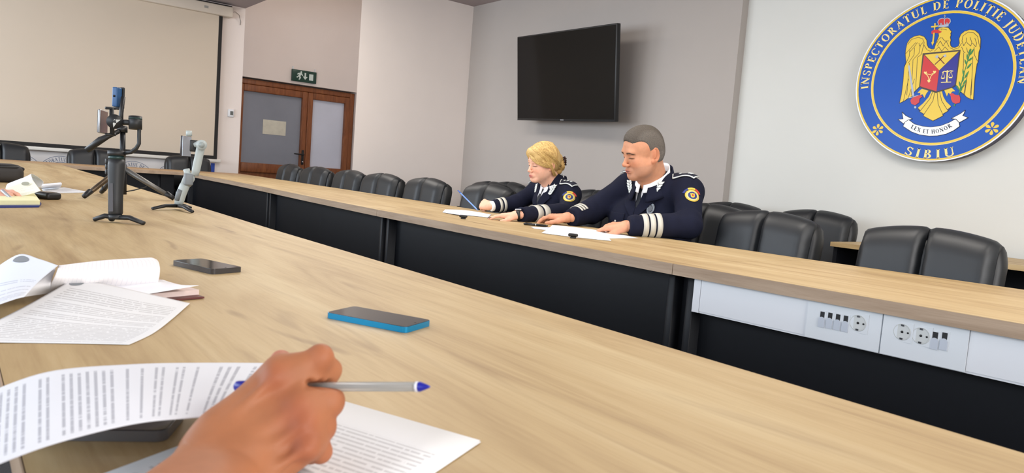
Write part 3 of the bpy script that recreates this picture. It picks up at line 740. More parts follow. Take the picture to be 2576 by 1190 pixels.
sh = shape('shield_border', [(442, 618), (957, 570), (948, 640), (895, 1050), (850, 1085), (622, 1158), (430, 1095), (393, 1075), (420, 830)], 3, m_dk)
shape('shield_field', [(460, 640), (665, 852), (630, 1135), (445, 1080), (408, 1065), (435, 830)], 3.6, m_red, sh)
shape('shield_field', [(470, 638), (932, 592), (667, 850)], 3.6, m_gold, sh)
shape('shield_field', [(937, 600), (885, 1042), (840, 1075), (632, 1138), (667, 854)], 3.6, m_navy, sh)
strokes('crossed_axes', [[(640, 655), (738, 762)], [(738, 650), (608, 772)]], 4.4, m_brown, .0055)
for pts in ([(610, 670), (640, 640), (660, 660), (640, 690)], [(720, 650), (755, 630), (768, 660), (740, 675)]): shape('axe_head', pts, 4.6, m_silver)
for hx, hy in ((480, 885), (605, 875), (528, 998)):
    shape('heart', [(hx - 22, hy - 12), (hx - 8, hy - 20), (hx, hy - 8), (hx + 10, hy - 20), (hx + 22, hy - 10), (hx + 12, hy + 10), (hx, hy + 22), (hx - 14, hy + 8)], 4.6, m_cream)
strokes('heart_links', [[(490, 895), (545, 910), (600, 885)], [(600, 885), (555, 930), (530, 995)], [(530, 995), (520, 940), (485, 895)]], 4.2, m_cream, .004)
strokes('scales', [[(780, 850), (770, 1010)]], 4.4, m_cream, .008); strokes('scales_beam', [[(708, 880), (740, 862), (780, 872), (820, 855), (858, 862)], [(692, 1015), (830, 1010)]], 4.6, m_cream, .005)
strokes('scales_strings', [[(722, 875), (695, 950)], [(722, 875), (745, 950)], [(830, 860), (795, 940)], [(830, 860), (848, 935)]], 4.4, m_cream, .0022)
for x, y in ((718, 952), (822, 942)): shape('scales_pan', [(x - 28, y), (x + 28, y - 3), (x + 18, y + 14), (x - 16, y + 17)], 4.4, m_cream)
shape('crown_cap', [(657, 225), (648, 190), (665, 158), (700, 143), (740, 155), (778, 138), (815, 152), (820, 190), (795, 228), (730, 236)], 3, m_red)
shape('crown_band', [(652, 262), (662, 238), (790, 222), (795, 250), (730, 262)], 3.4, m_silver)
strokes('crown_arches', [[(660, 240), (646, 190), (668, 155), (710, 142), (742, 150)], [(790, 228), (820, 190), (812, 152), (775, 138), (742, 150)], [(742, 150), (735, 190), (742, 232)], [(742, 96), (742, 138)], [(730, 112), (755, 112)], [(680, 236), (690, 205), (705, 236)], [(755, 228), (772, 200), (785, 226)]], 3.8, m_silver, .004)
shape('beak', [(560, 350), (562, 318), (600, 294), (655, 300), (702, 325), (668, 346), (600, 342), (578, 362)], 3.4, m_red)
shape('beak_cross', [(594, 300), (600, 268), (556, 268), (556, 250), (600, 246), (600, 210), (620, 208), (616, 244), (650, 238), (650, 256), (614, 262), (606, 298)], 3.8, m_gold)
shape('cross_blade', [(588, 338), (606, 338), (592, 462), (598, 468), (572, 512), (560, 468), (572, 462)], 3.8, m_gold)
strokes('branch_stem', [[(1100, 560), (1060, 700), (1000, 900), (950, 1100), z2to1((930, 325))]], 3, m_green, .004)
for lx, ly, an, ln in ((1078, 600, 75, 50), (1112, 600, 60, 55), (1050, 670, 95, 48), (1090, 700, 40, 42), (1028, 740, 110, 46), (1075, 790, 50, 56), (995, 880, 100, 50), (1040, 910, 60, 62), (990, 960, 85, 50), (1015, 1010, 55, 50), (948, 1040, 105, 46), (985, 1070, 45, 42), (918, 1085, 120, 44), (960, 1120, 60, 48)):
    a = math.radians(an); ux_, uy_ = math.cos(a), -math.sin(a)
    shape('leaf', [(lx + ux_ * ln * t - uy_ * w_, ly + uy_ * ln * t + ux_ * w_) for t, w_ in ((-1, 0), (-.4, 11), (.3, 11), (1, 0), (.3, -11), (-.4, -11))], 3.6, m_green)
rib = [(250, 655), (330, 715), (440, 745), (550, 755), (680, 740), (800, 695), (890, 645), (935, 690), (945, 745), (860, 805), (760, 850), (640, 875), (530, 878), (400, 860), (290, 820), (175, 745), (200, 690)]
rl = [(160, 550), (210, 600), (300, 645), (245, 660), (200, 690), (180, 710), (105, 650), (175, 645)]
rr = [(1020, 525), (960, 570), (830, 640), (890, 648), (940, 695), (1060, 628), (985, 600), (1005, 570)]
rb = shape('ribbon', rib, 3, m_white, z=Z2)
shape('ribbon_end', rl, 2.2, m_white, rb, Z2); shape('ribbon_end', rr, 2.2, m_white, rb, Z2)
m_ink = mat('emblem_ink', (20, 22, 40), 0.4)
strokes('ribbon_outline', [rib + rib[:1], rl + rl[:1], rr + rr[:1]], 3.4, m_ink, .0028, rb, Z2)
def rib_place(t, y):
    A, Bq, D = Vector((275, 768)), Vector((550, 935)), Vector((845, 752))
    p = A * (1 - t) ** 2 + Bq * 2 * t * (1 - t) + D * t * t
    tg = (Bq - A) * (2 * (1 - t)) + (D - Bq) * (2 * t); n = Vector((tg.y, -tg.x)).normalized()
    q = p + n * (y * 56); w = onY(*Z2(q.x, q.y), FY); return Vector((w.x, lay(3), w.z))
letters('LEX ET HONOR', rib_place, Vector((0, -.0006, 0)), 'letter', m_ink, rb, .14)
for fx, fy in ((222, 925), (1036, 917)):
    p = onY(2130 + fx / 2.834, fy / 2.834, FY); fl = None
    for k in range(6):
        a = k * PI / 3 + PI / 2
        pts = [(p.x + math.cos(a) * r - math.sin(a) * w, p.z + math.sin(a) * r + math.cos(a) * w) for r, w in ((.006, 0), (.020, .0075), (.031, .0095), (.038, .004), (.038, -.004), (.031, -.0095), (.020, -.0075))]
        MB().prism(pts, lay(1.4), FY, axis=1).build('petal', m_gold, em)

# ================================================================ printed banner below the projection screen
BX0 = XS + .012
bn = thing('printed_banner', 'white banner printed with a row of ring logos below the projection screen', 'banner', (BX0, 1.0, .25), world=True)
BX = XS + .012
yb1 = onX(540, 420, BX).y
MB().box((XS + .004, -1.2, .25), (BX, yb1, ZB - .055)).build('banner_sheet', mat('banner_white', (226, 222, 220), 0.7), bn)
MB().box((BX, yb1 - .05, .25), (BX + .001, yb1, ZB - .055)).build('blue_margin', mat('banner_blue', (36, 70, 160), 0.6), bn)
m_bink = mat('banner_ink', (112, 122, 146), 0.7)
for px_, py_ in ((47, 386), (154, 392.5), (245, 399), (336, 405.5), (440, 412)):
    c = onX(px_, py_, BX); R0 = .245; c = Vector((BX, c.y, c.z - R0))
    for nm, r0, r1 in (('logo_ring', R0 - .006, R0), ('logo_ring', R0 - .075, R0 - .069)):
        v = []; n = 48
        for k in range(n):
            a = 2 * PI * k / n
            for r, x in ((r0, BX - .0005), (r1, BX - .0005), (r1, BX + .0008), (r0, BX + .0008)): v.append((x, c.y + r * math.cos(a), c.z + r * math.sin(a)))
        f = [(4 * k + i, 4 * k + (i + 1) % 4, 4 * ((k + 1) % n) + (i + 1) % 4, 4 * ((k + 1) % n) + i) for k in range(n) for i in range(4)]
        MB().add(v, f).build(nm, m_bink, bn)
    def bp_(t, y, c=c, R0=R0):
        a = math.radians(178 - 176 * t); r = R0 - .060 + .042 * y
        return Vector((BX, c.y + r * math.cos(a), c.z + r * math.sin(a)))
    letters('INSPECTORATUL DE POLIȚIE', bp_, Vector((.0008, 0, 0)), 'letter', m_bink, bn, .14)
# ================================================================ things lying on the tables
def text_mat(name, paper, ink, rows, words, margin=(.1, .9, .06, .94), para=0.35, amount=.8, seed=0.0, grid=False):
    m = bpy.data.materials.new(name); m.use_nodes = True; MATS[name] = m
    nt = m.node_tree; N = nt.nodes.new; L = nt.links.new; b = nt.nodes['Principled BSDF']; b.inputs['Roughness'].default_value = .75
    uv = N('ShaderNodeUVMap'); sep = N('ShaderNodeSeparateXYZ'); L(uv.outputs[0], sep.inputs[0])
    def mth(op, a, b_=None):
        n = N('ShaderNodeMath'); n.operation = op
        for i, v in enumerate((a, b_)):
            if v is None: continue
            if isinstance(v, (int, float)): n.inputs[i].default_value = v
            else: L(v, n.inputs[i])
        return n.outputs[0]
    U, V = sep.outputs[0], sep.outputs[1]
    vr = mth('MULTIPLY', V, float(rows)); row = mth('FLOOR', vr); fr = mth('FRACT', vr)
    line = mth('MULTIPLY', mth('GREATER_THAN', fr, .30), mth('LESS_THAN', fr, .72))
    comb = N('ShaderNodeCombineXYZ'); L(mth('MULTIPLY', U, float(words)), comb.inputs[0]); L(mth('ADD', mth('MULTIPLY', row, 7.31), seed), comb.inputs[1])
    nz = N('ShaderNodeTexNoise'); nz.inputs['Scale'].default_value = 1; nz.inputs['Detail'].default_value = 2; L(comb.outputs[0], nz.inputs['Vector'])
    word = mth('GREATER_THAN', nz.outputs['Fac'], .40)
    cb2 = N('ShaderNodeCombineXYZ'); L(mth('MULTIPLY', row, 3.7), cb2.inputs[0]); cb2.inputs[1].default_value = seed + 4
    nz2 = N('ShaderNodeTexNoise'); nz2.inputs['Scale'].default_value = 1; nz2.inputs['Detail'].default_value = 0; L(cb2.outputs[0], nz2.inputs['Vector'])
    par = mth('GREATER_THAN', nz2.outputs['Fac'], para)
    mask = line
    for x in (word, par, mth('GREATER_THAN', U, margin[0]), mth('LESS_THAN', U, margin[1]), mth('GREATER_THAN', V, margin[2]), mth('LESS_THAN', V, margin[3])): mask = mth('MULTIPLY', mask, x)
    if grid:                                        # ruled squares
        gu = mth('LESS_THAN', mth('FRACT', mth('MULTIPLY', U, 26.0)), .10); gv = mth('LESS_THAN', mth('FRACT', mth('MULTIPLY', V, 36.0)), .10)
        mask = mth('MULTIPLY', mth('MAXIMUM', gu, gv), .55)
    fac = mth('MULTIPLY', mask, amount)
    mx = N('ShaderNodeMix'); mx.data_type = 'RGBA'; L(fac, mx.inputs[0]); mx.inputs[6].default_value = (*lin(paper), 1); mx.inputs[7].default_value = (*lin(ink), 1)
    L(mx.outputs[2], b.inputs['Base Color'])
    return m

m_logo = mat('printed_logo_grey', (128, 134, 140), 0.7)
def bez(p, t):
    p = list(p)
    while len(p) > 1: p = [a.lerp(b, t) for a, b in zip(p, p[1:])]
    return p[0]
def crom(P, t):
    """Catmull-Rom through the points"""
    n = len(P) - 1; s = min(int(t * n), n - 1); f = t * n - s
    g = lambda i: P[max(0, min(n, i))]
    p0, p1, p2, p3 = g(s - 1), g(s), g(s + 1), g(s + 2)
    return p1 * 1.0 + (p2 - p0) * (.5 * f) + (p0 * 2 - p1 * 5 + p2 * 4 - p3) * (.5 * f * f) + (p1 * 3 - p0 - p2 * 3 + p3) * (.5 * f ** 3)
def sheet(name, rows, m, parent=None, nu=24, nv=24, thick=.0004, seal=None):
    """rows: list of rows (v 0..1) of Vector control points (u 0..1)"""
    f = crom
    def S(u, v): return f([f(r, u) for r in rows], v)
    me = bpy.data.meshes.new(name)
    vs = [tuple(S(i / nu, j / nv)) for j in range(nv + 1) for i in range(nu + 1)]
    fs = [(j * (nu + 1) + i, j * (nu + 1) + i + 1, (j + 1) * (nu + 1) + i + 1, (j + 1) * (nu + 1) + i) for j in range(nv) for i in range(nu)]
    me.from_pydata(vs, [], fs)
    uvl = me.uv_layers.new(name='UVMap')
    for li, l in enumerate(me.loops):
        vi = l.vertex_index; uvl.data[li].uv = ((vi % (nu + 1)) / nu, (vi // (nu + 1)) / nv)
    me.polygons.foreach_set('use_smooth', [True] * len(fs)); me.update()
    me.materials.append(m)
    o = link(name, me, parent)
    md = o.modifiers.new('thickness', 'SOLIDIFY'); md.thickness = thick; md.offset = 0
    if seal:                                        # printed round logo following the paper
        u0, v0, ru, rv = seal; vv = []; n = 20
        for r in (.001, .5, 1.0):
            for k in range(n):
                u, v = u0 + ru * r * math.cos(2 * PI * k / n), v0 + rv * r * math.sin(2 * PI * k / n)
                e = .01; nn = (S(u + e, v) - S(u - e, v)).cross(S(u, v + e) - S(u, v - e)).normalized()
                if nn.z < 0: nn = -nn
                vv.append(S(u, v) + nn * .0007)
        MB().add(vv, [(i * n + k, i * n + (k + 1) % n, (i + 1) * n + (k + 1) % n, (i + 1) * n + k) for i in range(2) for k in range(n)], True).build('printed_logo', m_logo, o)
    return o
def C_(pts): return [onZ(x, y, .75 + h) for x, y, h in pts]

PAPER, INK = (226, 227, 229), (150, 150, 154)
m_txt1 = text_mat('printed_text_a', PAPER, (176, 176, 178), 40, 60, (.1, .92, .16, .95), .44, .7, 1)
m_txt2 = text_mat('printed_text_b', (224, 226, 232), (158, 160, 170), 42, 60, (.12, .9, .02, .97), .46, .75, 5)
m_txt3 = text_mat('printed_text_c', PAPER, (184, 184, 186), 44, 60, (.1, .9, .22, .97), .40, .75, 9)
m_txt4 = text_mat('printed_text_d', (224, 230, 242), (176, 182, 196), 26, 40, (.1, .9, .05, .55), .52, .7, 12)
m_plain = mat('plain_paper', (232, 234, 240), 0.75)
m_ruled = text_mat('ruled_page', (244, 240, 240), (206, 204, 214), 20, 20, grid=True, amount=.9)
# -- open notebook
nb_ = thing('open_notebook', 'open notebook with dark red cover and a curling ruled page, beside the black phone', 'notebook', onZ(300, 740), world=True)
m_cover = mat('dark_red_cover', (92, 36, 34), 0.5)
nbc = [onZ(120, 735), onZ(300, 770), onZ(514, 752), onZ(395, 716)]
b = MB(); b.add([p + Vector((0, 0, .001)) for p in nbc] + [p + Vector((0, 0, .004)) for p in nbc], [(3, 2, 1, 0), (4, 5, 6, 7), (0, 1, 5, 4), (1, 2, 6, 5), (2, 3, 7, 6), (3, 0, 4, 7)]); b.build('cover', m_cover, nb_)
pc = [onZ(130, 732), onZ(302, 766), onZ(500, 747), onZ(385, 715)]
b = MB(); b.add([p + Vector((0, 0, .0042)) for p in pc] + [p + Vector((0, 0, .013)) for p in pc], [(3, 2, 1, 0), (4, 5, 6, 7), (0, 1, 5, 4), (1, 2, 6, 5), (2, 3, 7, 6), (3, 0, 4, 7)]); b.build('page_block', mat('page_edges', (226, 206, 200), 0.8, noise=(60, 0.05)), nb_)
sheet('loose_leaf', [C_([(150, 722, .016), (300, 712, .016), (410, 704, .017)]), C_([(200, 740, .016), (330, 728, .016), (450, 716, .02)]), C_([(270, 758, .015), (370, 740, .016), (500, 718, .026)])], mat('leaf_white', (244, 245, 250), .75), nb_)
# the curling page: rises from the spine, rolls over and comes down again
cp = [C_([(120, 738, .012), (250, 727, .012), (396, 716, .012)]), C_([(128, 715, .03), (260, 704, .032), (401, 695, .03)]), C_([(140, 690, .046), (262, 680, .048), (402, 672, .046)]), C_([(146, 674, .050), (262, 662, .052), (396, 655, .050)]), C_([(148, 668, .044), (262, 655, .046), (380, 648, .044)]), C_([(150, 672, .026), (262, 660, .028), (380, 654, .026)])]
sheet('curled_page', cp, m_ruled, nb_, 24, 30)
sheet('left_page', [C_([(-90, 760, .012), (20, 752, .014), (125, 738, .012)]), C_([(-80, 715, .022), (30, 706, .034), (128, 712, .032)]), C_([(-70, 690, .012), (40, 672, .03), (140, 676, .046)])], mat('page_white', (240, 238, 240), .75), nb_)
# -- blue-white sheet lying on its left page
s1 = sheet('printed_sheet', [C_([(-120, 800, .014), (-30, 775, .03), (40, 752, .036), (60, 748, .034)]), C_([(-60, 730, .02), (0, 712, .04), (60, 702, .046), (100, 706, .046)]), C_([(-20, 680, .02), (48, 640, .028), (100, 652, .042), (146, 668, .052)])], m_txt4, seal=(.42, .86, .12, .07))
props(s1, 'bluish printed sheet lying on the left page of the open notebook', 'paper', 'printed press statement sheets')
# -- printed sheet draped over the notebook
s2 = sheet('printed_sheet', [C_([(188, 700, .030), (290, 720, .024), (385, 742, .016), (478, 763, .002)]), C_([(98, 752, .026), (200, 768, .022), (320, 788, .012), (436, 800, .002)]), C_([(-5, 806, .014), (110, 820, .010), (250, 830, .004), (386, 838, .001)]), C_([(-115, 860, .004), (30, 862, .001), (180, 864, .001), (325, 867, .001)])], m_txt1, None, 30, 30, seal=(.085, .085, .055, .045))
props(s2, 'printed sheet with grey round logo draped over the notebook, foreground left', 'paper', 'printed press statement sheets')
# -- curved sheet held up by the writing hand
CURVE_UP = [(-60, 1000, .030), (120, 936, .044), (330, 917, .046), (520, 913, .036), (720, 914, .024)]
CURVE_DN = [(-80, 1200, .028), (120, 1122, .042), (330, 1068, .047), (480, 1052, .045), (610, 1046, .040)]
mid = [((a + c) / 2, (b_ + d) / 2 - 4, (e + f_) / 2 + .006) for (a, b_, e), (c, d, f_) in zip(CURVE_UP, CURVE_DN)]
cols = list(zip(*[C_(r) for r in (CURVE_UP, mid, CURVE_DN)]))
s3 = sheet('printed_sheet', [list(c) for c in cols], m_txt2, None, 24, 36)
props(s3, 'arched printed sheet held up by the writing hand in the foreground', 'paper', 'printed press statement sheets')
# -- sheets under the hand
for i, dz_ in enumerate((.0012, .0022)):
    o_ = (0, 0) if i else (2, 4)
    A_, B_ = onZ(802 + o_[0], 991 + o_[1], .75 + dz_), onZ(1208 + o_[0], 1108 + o_[1], .75 + dz_)
    d1 = onZ(265, 1190, .75 + dz_) - onZ(802, 991, .75 + dz_); d1.normalize(); d1 = d1 * .297
    s4 = sheet('printed_sheet', [[A_, B_], [A_ + d1, B_ + d1]], m_txt3, None, 4, 4)
    props(s4, ('top' if i else 'lower') + ' printed sheet of the flat pair under the writing hand', 'paper', 'printed press statement sheets')
# -- sheets further along the table (left)
s5 = sheet('printed_sheet', [C_([(104, 474, .001), (160, 471, .001)]), C_([(112, 487, .001), (230, 484, .001)])], m_txt3, None, 6, 6)
props(s5, 'flat printed sheet on the table left of the tall tripod', 'paper', 'printed press statement sheets')
s6 = sheet('printed_sheet', [C_([(98, 476, .004), (152, 471, .006)]), C_([(104, 468, .03), (156, 463, .03)]), C_([(108, 463, .026), (153, 459, .026)]), C_([(110, 464, .012), (152, 462, .012)])], m_plain, None, 8, 14)
props(s6, 'white sheet with a rolled back edge beside the small black case', 'paper', 'printed press statement sheets')

# -- officers' papers
def FZ(x, y, h=.001): return onZ(x, y, .75 + h)
sm1 = sheet('blank_sheet', [[FZ(1390, 566, .012), FZ(1440, 571, .014), FZ(1510, 580, .003)], [FZ(1378, 576, .006), FZ(1440, 583, .006), FZ(1525, 592, .002)], [FZ(1362, 586, .002), FZ(1440, 596, .002), FZ(1538, 606, .002)]], m_plain)
props(sm1, 'white sheet lying in front of the man in uniform, nearest his ringed hand', 'paper', 'papers of the officers')
sm2 = sheet('blank_sheet', [[FZ(1500, 577), FZ(1560, 589)], [FZ(1520, 600), FZ(1606, 599)]], m_plain, None, 4, 4)
props(sm2, 'white sheet under the left cuff of the man in uniform', 'paper', 'papers of the officers')
sm3 = sheet('blank_sheet', [[FZ(1335, 570.5), FZ(1385, 572)], [FZ(1344, 575), FZ(1384, 580)]], mat('bluish_paper', (206, 214, 240), .75), None, 4, 4)
props(sm3, 'bluish sheet edge sticking out below the right hand of the man', 'paper', 'papers of the officers')
sw1 = sheet('blank_sheet', [[FZ(1120, 527, .004), FZ(1158, 528, .016), FZ(1200, 533, .01), FZ(1236, 540, .002)], [FZ(1113, 534, .002), FZ(1152, 540, .006), FZ(1190, 543, .003), FZ(1228, 547, .002)]], mat('lilac_paper', (222, 228, 246), .75), None, 16, 6)
props(sw1, 'folded bluish white sheet under the hands of the blonde woman', 'paper', 'papers of the officers')

# -- phones
def phone(label, corners, L_, W_, T, body_m, glass_m, z=.75, grp='smartphones lying on the near table'):
    P = [onZ(*c, z + T) for c in corners]      # a, b (far long edge start), c, d
    cen_ = sum(P, Vector()) / 4; ax = ((P[2] - P[1]) + (P[3] - P[0])); ax.z = 0; ax.normalize()
    t = thing('smartphone', label, 'phone', (cen_.x, cen_.y, z), math.atan2(ax.y, ax.x), group=grp)
    MB().rbox((-L_ / 2, -W_ / 2, .0003), (L_ / 2, W_ / 2, T), .0085, 4, axes=(2,)).build('frame', body_m, t, True)
    b = MB().rbox((-L_ / 2 + .0012, -W_ / 2 + .0012, T - .0006), (L_ / 2 - .0012, W_ / 2 - .0012, T + .0006), .0078, 4, axes=(2,)); b.build('screen_glass', glass_m, t, True)
    MB().box((-.02, W_ / 2 - .0002, T * .4), (.01, W_ / 2 + .0006, T * .65)).build('side_key', body_m, t)
    MB().cyl((L_ / 2 - .008, 0, T + .0004), (L_ / 2 - .008, 0, T + .0008), .002, 10).build('front_camera', M_BLACKG, t)
    return t
m_pg = mat('phone_glass', (26, 26, 30), 0.10, spec=.8)
phone('teal blue phone lying face up alone in the middle of the near table', [(822, 787), (893, 770), (1080, 803), (1022, 826)], .158, .076, .0095, mat('teal_blue_metal', (24, 138, 190), 0.25, .5), m_pg)
phone('black phone in a clear case lying beside the open notebook', [(421, 664), (558, 651), (616, 661), (477, 680)], .150, .074, .011, mat('smoke_case', (70, 68, 70), 0.2, .3), m_pg)
phone('dark phone half hidden under the arched printed sheet', [(60, 1078), (100, 1020), (404, 1030), (410, 1078)], .135, .064, .010, mat('steel_phone_frame', (120, 122, 128), 0.3, .6), m_pg)

# -- small black case, dark pouch, notepad
t = thing('earphone_case', 'small rounded black plastic case lying left of the black stabiliser', 'case', onZ(115, 500), .45)
MB().rbox((-.062, -.032, .0), (.062, .032, .03), .011, 4).build('case_body', M_BLACK, t)
MB().box((-.035, -.022, .03), (.045, .022, .0306)).build('glossy_top', mat('brown_reflection_gloss', (72, 58, 44), .2), t)  # brownish reflection on the black top, put in as a coloured patch
t = thing('black_pouch', 'black padded pouch standing on the table at the left picture edge', 'pouch', onZ(5, 457), .1)
MB().rbox((-.10, -.24, 0), (.10, .09, .10), .04, 5).build('pouch_body', mat('pouch_fabric', (52, 49, 47), .7), t)
MB().tube([(.085, -.22, .085), (.085, .05, .085), (.06, .085, .075)], .012, 8).build('pouch_rim', M_BLACK, t)
pd = thing('notepad', 'yellowish notepad with blue cover under the hand at the left edge', 'notepad', onZ(40, 512), world=True)
npx = [(-60, 520), (96, 518), (82, 494), (-50, 497)]
def slab(name, pts, z0, z1, m, parent):
    a = [onZ(x, y, .75) for x, y in pts]; n = len(a)
    b = MB(); b.add([Vector((p.x, p.y, .75 + z)) for z in (z0, z1) for p in a], [tuple(range(n))[::-1], tuple(range(n, 2 * n))] + [(i, (i + 1) % n, n + (i + 1) % n, n + i) for i in range(n)])
    return b.build(name, m, parent)
slab('cover', [(-60, 524), (98, 522), (104, 515), (84, 494), (-50, 497)], .0005, .006, mat('notepad_blue', (36, 52, 120), .5), pd)
slab('page_block', [(-60, 520), (100, 519), (84, 496), (-50, 499)], .006, .022, mat('yellow_pages', (236, 232, 184), .8, noise=(30, .03)), pd)
# -- clip-on microphones and the black pen on the officers' table
for lab, px_, py_ in (('small black clip microphone on the table before the blonde woman', 1165, 551), ('small black clip microphone on the table before the man', 1441, 600)):
    t = thing('clip_microphone', lab, 'microphone', onZ(px_, py_), .7, group='clip microphones on the officers table')
    MB().rbox((-.022, -.009, .008), (.022, .009, .022), .006, 3).build('transmitter', M_BLACK, t)
    MB().rbox((-.012, -.008, 0), (.014, .008, .008), .003, 2).build('clip', M_BLACK, t)
t = thing('ballpoint_pen', 'black pen with ring lying near the right hand of the man', 'pen', onZ(1347, 569), .62)
MB().tube([(-.065, 0, .007), (-.06, 0, .007), (.055, 0, .007), (.066, 0, .007)], [.003, .0065, .0065, .003], 10).build('barrel', M_BLACKG, t)
MB().tube([(.0, 0, .007), (.004, 0, .007)], .0068, 10).build('ring', M_CHROME, t)
MB().box((-.055, -.002, .0135), (-.02, .002, .0155)).build('clip', M_BLACKG, t)

# ================================================================ stabilisers and tripod
def ZZ(a, b, D): return onD(200 + a / 2.975, 200 + b / 2.975, D)
m_gbk = mat('stabiliser_black', (32, 34, 36), .5); m_gtl = mat('stabiliser_teal_ring', (40, 62, 62), .3, .3); m_ggr = mat('stabiliser_grip_grey', (84, 84, 88), .8)
D1 = 2.36; k1 = D1 / FPX / 2.975
gb = thing('camera_stabiliser', 'black handheld stabiliser holding a phone, standing on a mini tripod', 'stabiliser', onZ(290, 562), world=True)
g = lambda a, b, d=0: ZZ(a, b, D1 + d)
foot = [g(107, 1092, -.01), g(480, 1095, -.01), None]
hub = g(270, 1030)
f3 = onZ(200 + 238 / 2.975, 200 + 1066 / 2.975)
for ft in (Vector((foot[0].x, foot[0].y, .756)), Vector((foot[1].x, foot[1].y, .756)), Vector((f3.x, f3.y, .756))):
    mid_ = hub.lerp(ft, .5) + Vector((0, 0, .008))
    MB().tube([hub, mid_, ft], [.012, .012, .010], 8, flat=.7).build('tripod_leg', m_gbk, gb)
MB().tube([g(270, 1048), g(270, 1015)], .022, 14).build('tripod_hub', m_gbk, gb)
hd = MB().tube([g(270, 1018), g(270, 1000), g(270, 900), g(272, 800), g(274, 700), g(276, 640), g(276, 600)], [40 * k1, 50 * k1, 50 * k1, 52 * k1, 57 * k1, 58 * k1, 54 * k1], 20).build('handle', m_gbk, gb)
fw = -CF.copy(); fw.z = 0; fw.normalize()
def front_plate(name, a0, b0, a1, b1, m, parent, lift, th=.004):
    c = [g(a0, b1) + fw * lift, g(a1, b1) + fw * lift, g(a1, b0) + fw * lift, g(a0, b0) + fw * lift]
    b = MB(); b.add([p for p in c] + [p - fw * th for p in c], [(0, 1, 2, 3), (7, 6, 5, 4), (0, 4, 5, 1), (1, 5, 6, 2), (2, 6, 7, 3), (3, 7, 4, 0)])
    return b.build(name, m, parent)
front_plate('grip_insert', 250, 775, 280, 985, m_ggr, hd, .0245, .01)
for y in (615, 655, 695): MB().rbox(tuple(g(206, y + 15) + Vector((-.004, -.006, 0))), tuple(g(206, y + 15) + Vector((.010, .008, .017))), .003, 2).build('side_button', m_gbk, hd)
MB().tube([g(276, 602), g(276, 574)], 54 * k1, 20).build('joint_ring', m_gtl, gb)
MB().tube([g(278, 574), g(278, 536)], 61 * k1, 20).build('base_motor', m_gbk, gb)
MB().tube([g(330, 552), g(385, 545), g(425, 515), g(445, 480), g(446, 400), g(450, 330)], [14 * k1, 15 * k1, 15 * k1, 14 * k1, 13 * k1, 14 * k1], 10).build('lower_arm', m_gbk, gb)
MB().tube([g(418, 372), g(418, 276)], 46 * k1, 18).build('roll_motor', m_gbk, gb)
MB().tube([g(418, 300), g(418, 290)], 47 * k1, 18).build('motor_band', m_gtl, gb)
MB().tube([g(430, 325), g(290, 318)], [20 * k1, 22 * k1], 10).build('upper_arm', m_gbk, gb)
mo = MB().tube([g(262, 315, .01), g(262, 315, -.022)], 54 * k1, 24).build('tilt_motor', m_gbk, gb)
b = MB(); c0 = g(264, 315, -.0235)
for k in range(3):
    a = 2 * PI * k / 3 + .3; u = CR * math.cos(a) - CD * math.sin(a); w = CR * -math.sin(a) - CD * math.cos(a)
    b.add([c0 + u * .020, c0 + u * .004 + w * .006, c0 + u * .004 - w * .006], [(0, 1, 2)])
b.build('star_mark', mat('star_silver', (180, 176, 166), .4), mo)
for y0, y1 in ((205, 222), (398, 424)):
    MB().tube([g(195, (y0 + y1) / 2, .0), g(268, (y0 + y1) / 2 + 3, .03)], 10 * k1, 8).build('clamp_jaw', m_gbk, gb)
MB().tube([g(240, 215, .02), g(245, 410, .02)], 16 * k1, 8).build('clamp_back', m_gbk, gb)
# phone in the clamp (its own thing)
ph = thing('smartphone', 'phone with brownish reflecting screen clamped in the black stabiliser', 'phone', g(185, 400), world=True, group='smartphones held on stabilisers')
dr = _ray(255, 300).normalized() + CR * .15; dr.z = 0; dr.normalize(); up_ = Vector((0, 0, 1)); nr = dr.cross(up_); 
mtp = Matrix(((dr.x, up_.x, nr.x, 0), (dr.y, up_.y, nr.y, 0), (dr.z, up_.z, nr.z, 0), (0, 0, 0, 1)))
o0 = g(158, 312, -.02)
mtp.translation = o0
MB().rbox((0, -.039, -.009), (.150, .039, 0), .004, 3, mtp).build('frame', mat('phone_silver_frame', (150, 152, 156), .3, .5), ph)
sgn = 1
MB().box((.003, -.036, 0), (.147, .036, .0008), mtp).build('screen_glass', mat('brown_reflection_screen', (112, 72, 56), .15), ph)  # brown reflection is put into the screen's base colour
MB().box((.003, -.036, -.0098), (.147, .036, -.009), mtp).build('back_glass', M_BLACKG, ph)

# -- video tripod behind it
D2 = 3.45; k2 = D2 / FPX / 2.975
h_ = lambda a, b, d=0: ZZ(a, b, D2 + d)
tp = thing('camera_tripod', 'tall dark tripod with pan handle behind the black stabiliser', 'tripod', onZ(300, 498), world=True)
m_leg = mat('tripod_bronze', (92, 78, 62), .35, .6, noise=(25, .25))
top = h_(318, 660)
def leg(fp, m):
    f = onZ(*fp)
    MB().tube([top, top.lerp(f, .93) + Vector((0, 0, .008))], [.013, .011], 8).build('leg', m, tp)
    d = (f - top).normalized()
    MB().tube([f - d * .045 + Vector((0, 0, .01)), f + Vector((0, 0, .010))], [.014, .011], 8).build('rubber_foot', M_BLACK, tp)
leg((211, 500), m_leg); leg((438, 505), mat('tripod_grey', (110, 108, 104), .4, .5)); leg((255, 488), M_DARKMETAL)
MB().tube([h_(322, 860), h_(322, 640)], .018, 12).build('lower_column', M_BLACK, tp)
MB().tube([h_(322, 640), h_(324, 385)], 19 * k2, 14).build('centre_column', M_DARKMETAL, tp)
MB().tube([h_(320, 395), h_(320, 350)], 36 * k2, 14).build('pan_head', M_BLACK, tp)
MB().tube([h_(300, 385, -.02), h_(215, 425, -.04), h_(160, 452, -.05), h_(55, 530, -.06)], [.011, .012, .017, .014], 10).build('pan_handle', M_BLACK, tp)
